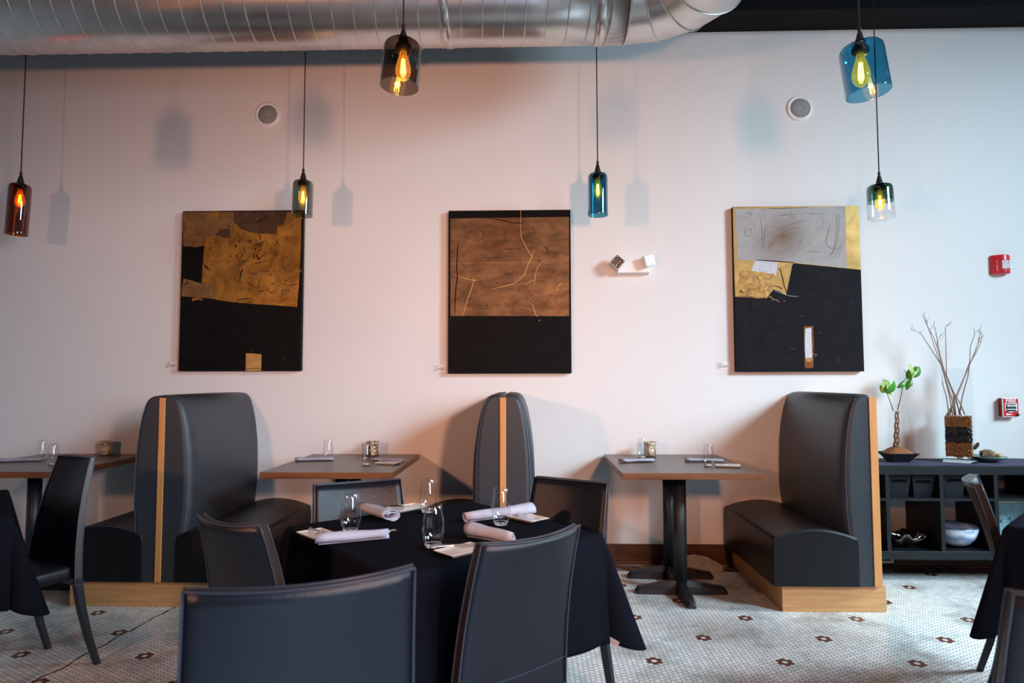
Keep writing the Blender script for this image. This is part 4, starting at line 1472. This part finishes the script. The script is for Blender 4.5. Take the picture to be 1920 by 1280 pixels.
# ------------------------------------------------------------------ square vase with gravel and twigs
VX, VY = at(1799, 850, -0.2).x, -0.2
VH = at(1799, 690, -0.2).z - ST
t = thing('tall_square_vase', 'tall clear square glass vase filled with layers of tan and black gravel', 'vase', (VX, VY, ST), R(-32))
VW0, VW1 = 0.082, 0.093
rs = []
def sq(h, z): return [(-h, -h, z), (h, -h, z), (h, h, z), (-h, h, z)]
vb = MB()
rs = [sq(VW1, 0.0), sq(VW0 + 0.006, 0.02), sq(VW0 + 0.004, VH), sq(VW0 - 0.002, VH), sq(VW0, 0.024)]
vb.rings(rs, smooth=False)
vb.build('glass_body', M_vase, t)


def gravel(z0, z1, name, m, seed, n=520):
    r_ = random.Random(seed)
    mb = MB()
    h = VW0 - 0.010
    mb.box((-h + 0.004, -h + 0.004, z0 + 0.002), (h - 0.004, h - 0.004, z1 - 0.004))
    ico = []
    for _ in range(n):
        s_ = r_.uniform(0.004, 0.0075)
        f = r_.random()
        u = r_.uniform(-h + 0.003, h - 0.003)
        z = r_.uniform(z0 + 0.002, z1 + 0.002)
        if f < 0.45: c_ = (u, -h + 0.003, z)
        elif f < 0.6: c_ = (-h + 0.003, u, z)
        elif f < 0.75: c_ = (h - 0.003, u, z)
        else: c_ = (u, r_.uniform(-h, h), z1 + r_.uniform(-0.006, 0.004))
        vs = []
        for q in range(6):
            a = [(1, 0, 0), (-1, 0, 0), (0, 1, 0), (0, -1, 0), (0, 0, 1), (0, 0, -1)][q]
            vs.append([c_[i] + a[i] * s_ * r_.uniform(0.7, 1.3) for i in range(3)])
        mb.add(vs, [(0, 2, 4), (2, 1, 4), (1, 3, 4), (3, 0, 4), (2, 0, 5), (1, 2, 5), (3, 1, 5), (0, 3, 5)])
    o = mb.build(name, m, t)
    o['kind'] = 'stuff'
    return o


tag(gravel(0.036, 0.125, 'gravel_layer', M_gravel, 1, 520), 'lower tan gravel layer')
tag(gravel(0.129, 0.222, 'gravel_layer', M_gravelD, 2, 480), 'middle black gravel layer')
tag(gravel(0.227, 0.292, 'gravel_layer', M_gravel, 3, 420), 'upper tan gravel layer')
MB().lathe([(0.0005, 0.026), (0.018, 0.026), (0.019, 0.034), (0.0005, 0.034)], 20, c=(0.0, -0.035, 0)).build('pale_disc', mat('pale_warm', (0.85, 0.75, 0.65), 0.4), t)  # small flat pale disc in the vase base


def TW(cx, cy, dy=0.0):
    return at(1640 + cx * 0.2343, 580 + cy * 0.2343, VY + dy)


tw = [
    ([(580, 845), (640, 740), (745, 480), (800, 350), (845, 230), (870, 215)], 0.03), ([(575, 845), (620, 770), (690, 600), (760, 440), (825, 280), (840, 180)], -0.02),
    ([(625, 845), (600, 700), (560, 540), (530, 440), (480, 300), (430, 150), (400, 60)], -0.03), ([(640, 845), (620, 720), (570, 560), (545, 470), (510, 330), (470, 220), (425, 140), (385, 50)], 0.02),
    ([(690, 845), (640, 700), (575, 540), (525, 430), (440, 300), (375, 200), (350, 180), (290, 162)], 0.04), ([(720, 840), (690, 760), (620, 640), (575, 540), (570, 300), (565, 140), (590, 118)], -0.04),
    ([(680, 845), (660, 740), (640, 680), (555, 480), (520, 350), (490, 180), (470, 120)], 0.05), ([(600, 845), (640, 720), (700, 590), (760, 420), (765, 300), (800, 200), (795, 175)], 0.0),
    ([(680, 840), (700, 700), (745, 540), (760, 440), (820, 330), (860, 240), (840, 160)], 0.045), ([(595, 840), (575, 700), (545, 600), (540, 560)], -0.05),
    ([(650, 845), (625, 650), (600, 600), (550, 480), (500, 300), (500, 240), (530, 210)], -0.01),
]
TWL = {3: 'tallest dry twig in the glass vase, tip highest of all', 4: 'dry twig whose tip reaches furthest left of the glass vase',
       5: 'straight upright dry twig in the middle of the glass vase', 9: 'short dry twig ending inside the left of the glass vase'}
for i, (pts, dy) in enumerate(tw):
    P = [TW(x, y, dy * (1 - 1.0 * j / len(pts)) if j < 3 else dy * 0.5) for j, (x, y) in enumerate(pts)]
    P[0].z = max(P[0].z, ST + 0.29)
    n = len(P)
    base = P[0].copy()
    mb = MB()
    rel = [p - base for p in P]
    mb.tube(rel, [0.0040 - 0.0026 * j / (n - 1) for j in range(n)], 6)
    tip = rel[-1]
    d = (rel[-1] - rel[-2]).normalized()
    for q in range(3):
        s_ = rel[-1 - (q % 2)].lerp(rel[-2 - (q % 2)], 0.3 * q)
        e = s_ + Vector((rn.uniform(-0.035, 0.035), rn.uniform(-0.02, 0.02), rn.uniform(0.01, 0.04)))
        mb.tube([s_, (s_ + e) / 2 + Vector((0.004, 0, 0)), e], [0.0016, 0.0012, 0.0007], 5)
    tag(mb.build('dry_twig', M_twig, loc=base), TWL.get(i, ('dry twig leaning right out of the tall glass vase' if i in (0, 1, 7, 8) else 'dry twig leaning left out of the tall glass vase, within the bundle')), 'twig', 'dry twigs in the glass vase')

# glass plate with pine cones
CX_ = at(1853, 858, -0.2).x
t = thing('glass_plate', 'shallow green glass plate holding pine cones beside the square vase', 'plate', (CX_, -0.19, ST))
MB().lathe([(0.0005, 0.003), (0.05, 0.003), (0.080, 0.012), (0.108, 0.030), (0.112, 0.034), (0.108, 0.036), (0.078, 0.019), (0.05, 0.010), (0.0005, 0.009)], 40).build('plate_body', mat('sea_glass', (0.10, 0.26, 0.25), 0.1, coat=0.6), t)


def cone_mesh(L=0.10, W=0.028):
    mb = MB()
    mb.lathe([(W * 0.4 * sin(PI * min(1, i / 10 * 0.92 + 0.05)) + 0.001, L * i / 10) for i in range(11)], 8, mi=0, caps=True)
    n = 90
    for i in range(n):
        f = i / n
        a = i * 2.399963
        r_ = W * (0.25 + 0.75 * sin(PI * (0.12 + 0.80 * f)))
        z = L * (0.03 + 0.94 * f)
        n0 = len(mb.v)
        mb.add([(0.2 * r_, -0.0045, 0), (r_ * 0.9, -0.0065, 0.002), (r_ * 1.05, 0, 0.006), (r_ * 0.9, 0.0065, 0.002), (0.2 * r_, 0.0045, 0), (r_ * 0.9, 0, -0.003)], [(0, 1, 2, 3, 4), (0, 5, 1), (5, 3, 4), (0, 4, 5)], 0)
        mb.add([(r_ * 0.9, -0.0065, 0.002), (r_ * 1.05, 0, 0.006), (r_ * 0.9, 0.0065, 0.002), (r_ * 0.92, 0, -0.003)], [(0, 3, 1), (3, 2, 1)], 1)
        mb.xf(Matrix.Translation((0, 0, z)) @ Matrix.Rotation(a, 4, 'Z'), n0)
    return mb


cm = cone_mesh()
for (dx, dy, dz, rx, ry, sc_, lb) in ((-0.062, -0.03, 0.046, 0, 90, 1.0, 'pine cone lying at the front of the green glass plate'), (-0.02, 0.035, 0.050, 0, 95, 1.05, 'darker pine cone lying at the back of the green glass plate'), (-0.068, 0.03, 0.074, 20, 30, 0.55, 'pine cone standing against the tall vase on the green glass plate')):
    o = cm.build('pine_cone', [M_cone, M_conetip], fix=False, loc=(CX_ + dx, -0.19 + dy, ST + dz), rot=(R(rx), R(ry), R(6)))
    o.scale = (sc_,) * 3
    tag(o, lb, 'pine cone', 'pine cones on the glass plate')
o = MB().sphere((0, 0, 0), 0.020, 8, sc_=(1.2, 0.9, 0.8)).build('pebble', mat('tan_pebble', (0.45, 0.27, 0.14), 0.5), loc=(CX_ + 0.062, -0.215, ST + 0.038))
tag(o, 'tan round nut at the right side of the green glass plate', 'nut')

# ------------------------------------------------------------------ tableware


def glass(label, x, y, z, s_=1.0, group=None):
    t = thing('drinking_glass', label, 'glass', (x, y, z), 0, group)
    prof = [(0.0235, 0.012), (0.030, 0.022), (0.0345, 0.040), (0.0350, 0.052), (0.0325, 0.078), (0.0285, 0.105), (0.0262, 0.1275), (0.0256, 0.1285), (0.0250, 0.1275)]
    MB().lathe([(r * s_, q * s_) for r, q in prof], 40).build('glass_bowl', M_glass, t, fix=False)
    MB().lathe([(0.0005, 0.0005), (0.0215, 0.0005), (0.0245, 0.005), (0.0262, 0.013), (0.018, 0.0115), (0.0005, 0.009)], 40).build('glass_foot', M_gbase, t)
    return t


def plate(label, x, y, z, ang, lx=0.092, ly=0.145):
    t = thing('side_plate', label, 'plate', (x, y, z), R(ang))
    hx, hy = lx / 2, ly / 2
    rs = []
    def rc(a, b, zz): return [(-a, -b, zz), (a, -b, zz), (a, b, zz), (-a, b, zz)]
    rs = [rc(hx * 0.75, hy * 0.82, 0), rc(hx, hy, 0.010), rc(hx - 0.002, hy - 0.002, 0.0118), rc(hx * 0.76, hy * 0.84, 0.005)]
    MB().rings(rs, smooth=False).build('dish', M_plate, t, bevel=0.0015)
    return t


def knife(label, a, b, z, name='butter_knife'):
    a, b = Vector((a[0], a[1], 0)), Vector((b[0], b[1], 0))
    d = b - a
    L = d.length
    t = thing(name, label, 'cutlery', (a.x, a.y, z), math.atan2(d.y, d.x))
    rs = []
    for f, w_, h_ in ((0, 0.004, 0.003), (0.03, 0.006, 0.005), (0.3, 0.005, 0.0045), (0.45, 0.004, 0.004)):
        rs.append([(L * f, -w_, 0), (L * f, w_, 0), (L * f, w_ * 0.6, h_), (L * f, -w_ * 0.6, h_)])
    MB().rings(rs, smooth=False).build('handle', M_steel, t, bevel=0.001)
    rs = []
    for f, w_ in ((0.45, 0.004), (0.55, 0.008), (0.85, 0.009), (0.96, 0.006), (1.0, 0.001)):
        rs.append([(L * f, -w_ * 0.5, 0.001), (L * f, w_, 0.001), (L * f, w_, 0.0022), (L * f, -w_ * 0.5, 0.0024)])
    MB().rings(rs, smooth=False).build('blade', M_steel, t)
    return t


def napkin(label, a, b, z, w_=0.056, h_=0.034, taper=(1.0, 1.0), turns=1.7, seed=0):
    a, b = Vector((a[0], a[1], 0)), Vector((b[0], b[1], 0))
    d = b - a
    L = d.length
    r_ = random.Random(seed)
    N = 34
    rows = []
    for i in range(9):
        f = i / 8
        kt = taper[0] + (taper[1] - taper[0]) * f
        row = []
        for j in range(N + 1):
            g = j / N
            ang = -PI / 2 + turns * 2 * PI * g
            rad = 1.0 - 0.55 * g
            yy = w_ / 2 * rad * cos(ang) * kt
            zz = h_ / 2 * (1 + rad * sin(ang)) * (0.55 + 0.45 * kt) + 0.0012 * sin(f * 9 + g * 11 + seed)
            row.append((L * f + 0.006 * sin(g * 7 + seed) * (1 if i in (0, 8) else 0), yy, max(0.001, zz)))
        rows.append(row)
    o = MB().rings(rows, closed=False).build('rolled_napkin', M_napkin, fix=False, solid=0.0022, loc=(a.x, a.y, z + 0.0012), rot=(0, 0, math.atan2(d.y, d.x)))
    return tag(o, label, 'napkin')


def flat_napkin(label, a, b, z, w_=0.085, h_=0.018):
    return napkin(label, a, b, z, w_, h_, (1, 0.85), 1.6, 4)


TZ = 0.7535
glass('tall clear drinking glass at the left corner of the middle table', -0.609, -2.372, TZ)
glass('tall clear drinking glass furthest back on the middle table', -0.398, -2.041, TZ)
glass('tall clear drinking glass nearest the camera on the middle table', -0.299, -2.569, TZ)
glass('tall clear drinking glass on the right part of the middle table, before the booth end', -0.105, -2.257, TZ)
plate('white rectangular side plate at the left corner of the middle table', -0.695, -2.438, TZ, 45)
plate('white rectangular side plate at the back of the middle table, before the glossy chair', -0.49, -1.985, TZ, -42)
plate('white rectangular side plate at the right of the middle table, beside the shaded chair', -0.014, -2.165, TZ, 45)
plate('white rectangular side plate near the front chair on the middle table', -0.205, -2.625, TZ, -45)
knife('silver butter knife across the plate at the left corner of the middle table', (-0.745, -2.385), (-0.625, -2.480), TZ + 0.0125)
knife('silver butter knife across the plate at the back of the middle table', (-0.555, -1.995), (-0.43, -1.985), TZ + 0.0125)
knife('silver butter knife across the plate at the right of the middle table', (-0.06, -2.115), (0.02, -2.225), TZ + 0.0125)
knife('silver butter knife across the plate near the front chair', (-0.305, -2.615), (-0.145, -2.575), TZ + 0.0125)
napkin('pale rolled napkin at the left corner of the middle table, with cutlery sticking out', (-0.665, -2.555), (-0.462, -2.462), TZ, 0.052, 0.040, (1.0, 0.55), seed=1)
napkin('pale folded napkin at the back left of the middle table, before the glossy chair', (-0.655, -2.035), (-0.505, -2.205), TZ, 0.075, 0.040, (0.85, 1.0), seed=2)
napkin('pale rolled napkin at the right back of the middle table, under the booth end', (-0.235, -2.215), (0.010, -2.080), TZ, 0.060, 0.046, (0.5, 1.1), seed=3)
napkin('pale rolled napkin near the front chair on the middle table', (-0.205, -2.435), (-0.055, -2.535), TZ, 0.062, 0.050, (1.1, 0.5), seed=4)


def fork(label, a, b, z):
    a, b = Vector((a[0], a[1], 0)), Vector((b[0], b[1], 0))
    d = b - a
    L = d.length
    t = thing('fork', label, 'cutlery', (a.x, a.y, z), math.atan2(d.y, d.x))
    rs = []
    for f, w_, h_ in ((0, 0.006, 0.002), (0.5, 0.003, 0.0025), (0.72, 0.005, 0.002), (0.8, 0.010, 0.002)):
        rs.append([(L * f, -w_, 0), (L * f, w_, 0), (L * f, w_, h_), (L * f, -w_, h_)])
    MB().rings(rs, smooth=False).build('handle', M_steel, t)
    tb = MB()
    for q in range(4):
        y = -0.0085 + 0.00567 * q
        tb.box((L * 0.8, y - 0.0014, 0), (L, y + 0.0014, 0.0016))
    tb.build('tines', M_steel, t)
    return t


fork('silver fork sticking out of the napkin at the left corner of the middle table', (-0.56, -2.475), (-0.450, -2.395), TZ + 0.012)


def candle_cup(label, x, y, z):
    t = thing('candle_cup', label, 'candle holder', (x, y, z), 0)
    prof = [(0.036, 0.0), (0.041, 0.004), (0.0405, 0.03), (0.038, 0.055), (0.040, 0.078), (0.046, 0.096), (0.0445, 0.096), (0.038, 0.078), (0.036, 0.05), (0.036, 0.008)]
    MB().lathe(prof, 40, caps=True).build('cup', M_hammer, t)
    MB().lathe([(0.0005, 0.030), (0.030, 0.030), (0.031, 0.034), (0.0005, 0.036)], 20).build('wax', mat('cream_wax', (0.8, 0.7, 0.55), 0.4), t)
    return t


WZ = 0.7515
candle_cup('hammered bronze candle cup at the wall side of the far left table', -2.93, -0.12, WZ)
candle_cup('hammered bronze candle cup on the table between the left and middle booths', -1.075, -0.13, WZ)
candle_cup('hammered bronze candle cup on the table between the middle and right booths', 0.802, -0.14, WZ)
glass('clear drinking glass near the wall on the far left table', -3.19, -0.37, WZ)
glass('clear drinking glass on the far left table, half behind the chair back', -2.917, -0.640, WZ)
glass('clear drinking glass beside the napkin on the table between the left and middle booths', -1.307, -0.364, WZ)
glass('clear drinking glass before the bronze cup on the table between the left and middle booths', -0.995, -0.62, WZ)
glass('clear drinking glass just left of the bronze cup on the right booth table', 0.733, -0.235, WZ)
glass('clear drinking glass beside the plate on the right booth table', 1.056, -0.645, WZ)
flat_napkin('pale folded napkin on the far left table', (-3.36, -0.50), (-3.14, -0.43), WZ)
flat_napkin('pale folded napkin at the left of the table between the left and middle booths', (-1.50, -0.42), (-1.27, -0.38), WZ)
flat_napkin('pale folded napkin behind the plate on the table between the left and middle booths', (-1.00, -0.40), (-0.80, -0.44), WZ)
flat_napkin('pale folded napkin at the left of the right booth table', (0.565, -0.46), (0.77, -0.42), WZ)
flat_napkin('pale rolled napkin behind the plate on the right booth table', (0.98, -0.40), (1.20, -0.44), WZ)
plate('small white rectangular plate on the table between the left and middle booths', -0.872, -0.565, WZ, 75)
plate('small white rectangular plate on the right booth table', 1.165, -0.665, WZ, 75)
knife('silver butter knife across the plate on the table between the left and middle booths', (-0.94, -0.53), (-0.82, -0.60), WZ + 0.0125)
knife('silver butter knife across the plate on the right booth table', (1.09, -0.62), (1.21, -0.70), WZ + 0.0125)
napkin('pale napkin at the right edge of the picture on the dark clothed table', (2.01, -2.02), (2.14, -2.12), TZ, 0.06, 0.045, seed=6)

# crumpled paper by the wall
t = MB()
vs = []
NA, NR = 26, 9
rc_ = random.Random(5)
for i in range(NR + 1):
    f = i / NR
    for j in range(NA):
        a = 2 * PI * j / NA
        rr = f * (1 + rc_.uniform(-0.10, 0.10))
        vs.append((0.20 * rr * cos(a), 0.085 * rr * sin(a), max(0.002, 0.088 * (1 - f ** 1.8) + rc_.uniform(-0.012, 0.012))))
fs = [(i * NA + j, i * NA + (j + 1) % NA, (i + 1) * NA + (j + 1) % NA, (i + 1) * NA + j) for i in range(NR) for j in range(NA)]
tag(t.add(vs, fs, 0, False).build('crumpled_bag', M_paper, loc=(1.10, -0.12, 0.0)), 'crumpled pale paper bag lying by the baseboard under the right booth table', 'bag')

# care tag sewn on the drooping corner of the middle tablecloth
mc = bpy.data.objects['tablecloth']
bpy.context.view_layer.update()
inv = mc.matrix_world.inverted()
for px, py in ((1151, 1203), (1151, 1196), (1146, 1190), (1156, 1188), (1160, 1180), (1165, 1170)):
    d_ = ((px - 960) / F_PX * RT - (py - 640) / F_PX * UP + _fw).normalized()
    ok, hit, nrm, _i = mc.ray_cast(inv @ CP, (inv.to_3x3() @ d_).normalized())
    if ok:
        if nrm.dot(inv.to_3x3() @ d_) > 0:
            nrm = -nrm
        zax = nrm.normalized()
        up = Vector((0, 0, 1))
        xax = up.cross(zax).normalized()
        yax = zax.cross(xax)
        tg = MB().box((-0.017, -0.010, -0.0004), (0.017, 0.010, 0.0004))
        tm = Matrix.Translation(hit + zax * 0.003) @ Matrix((xax, yax, zax)).transposed().to_4x4() @ Matrix.Rotation(R(-22), 4, 'Z')
        tg.xf(tm)
        ct = tag(tg.build('care_tag', mat('pale_tag', (0.50, 0.46, 0.50), 0.7), mc), 'small pale tag with red mark')
        sg = MB().tube([(-0.011 + 0.0022 * i, 0.002 * sin(i * 1.2), 0.0005) for i in range(11)], 0.0004, 4)
        sg.xf(tm)
        sg.build('red_mark', M_red, ct)
        break
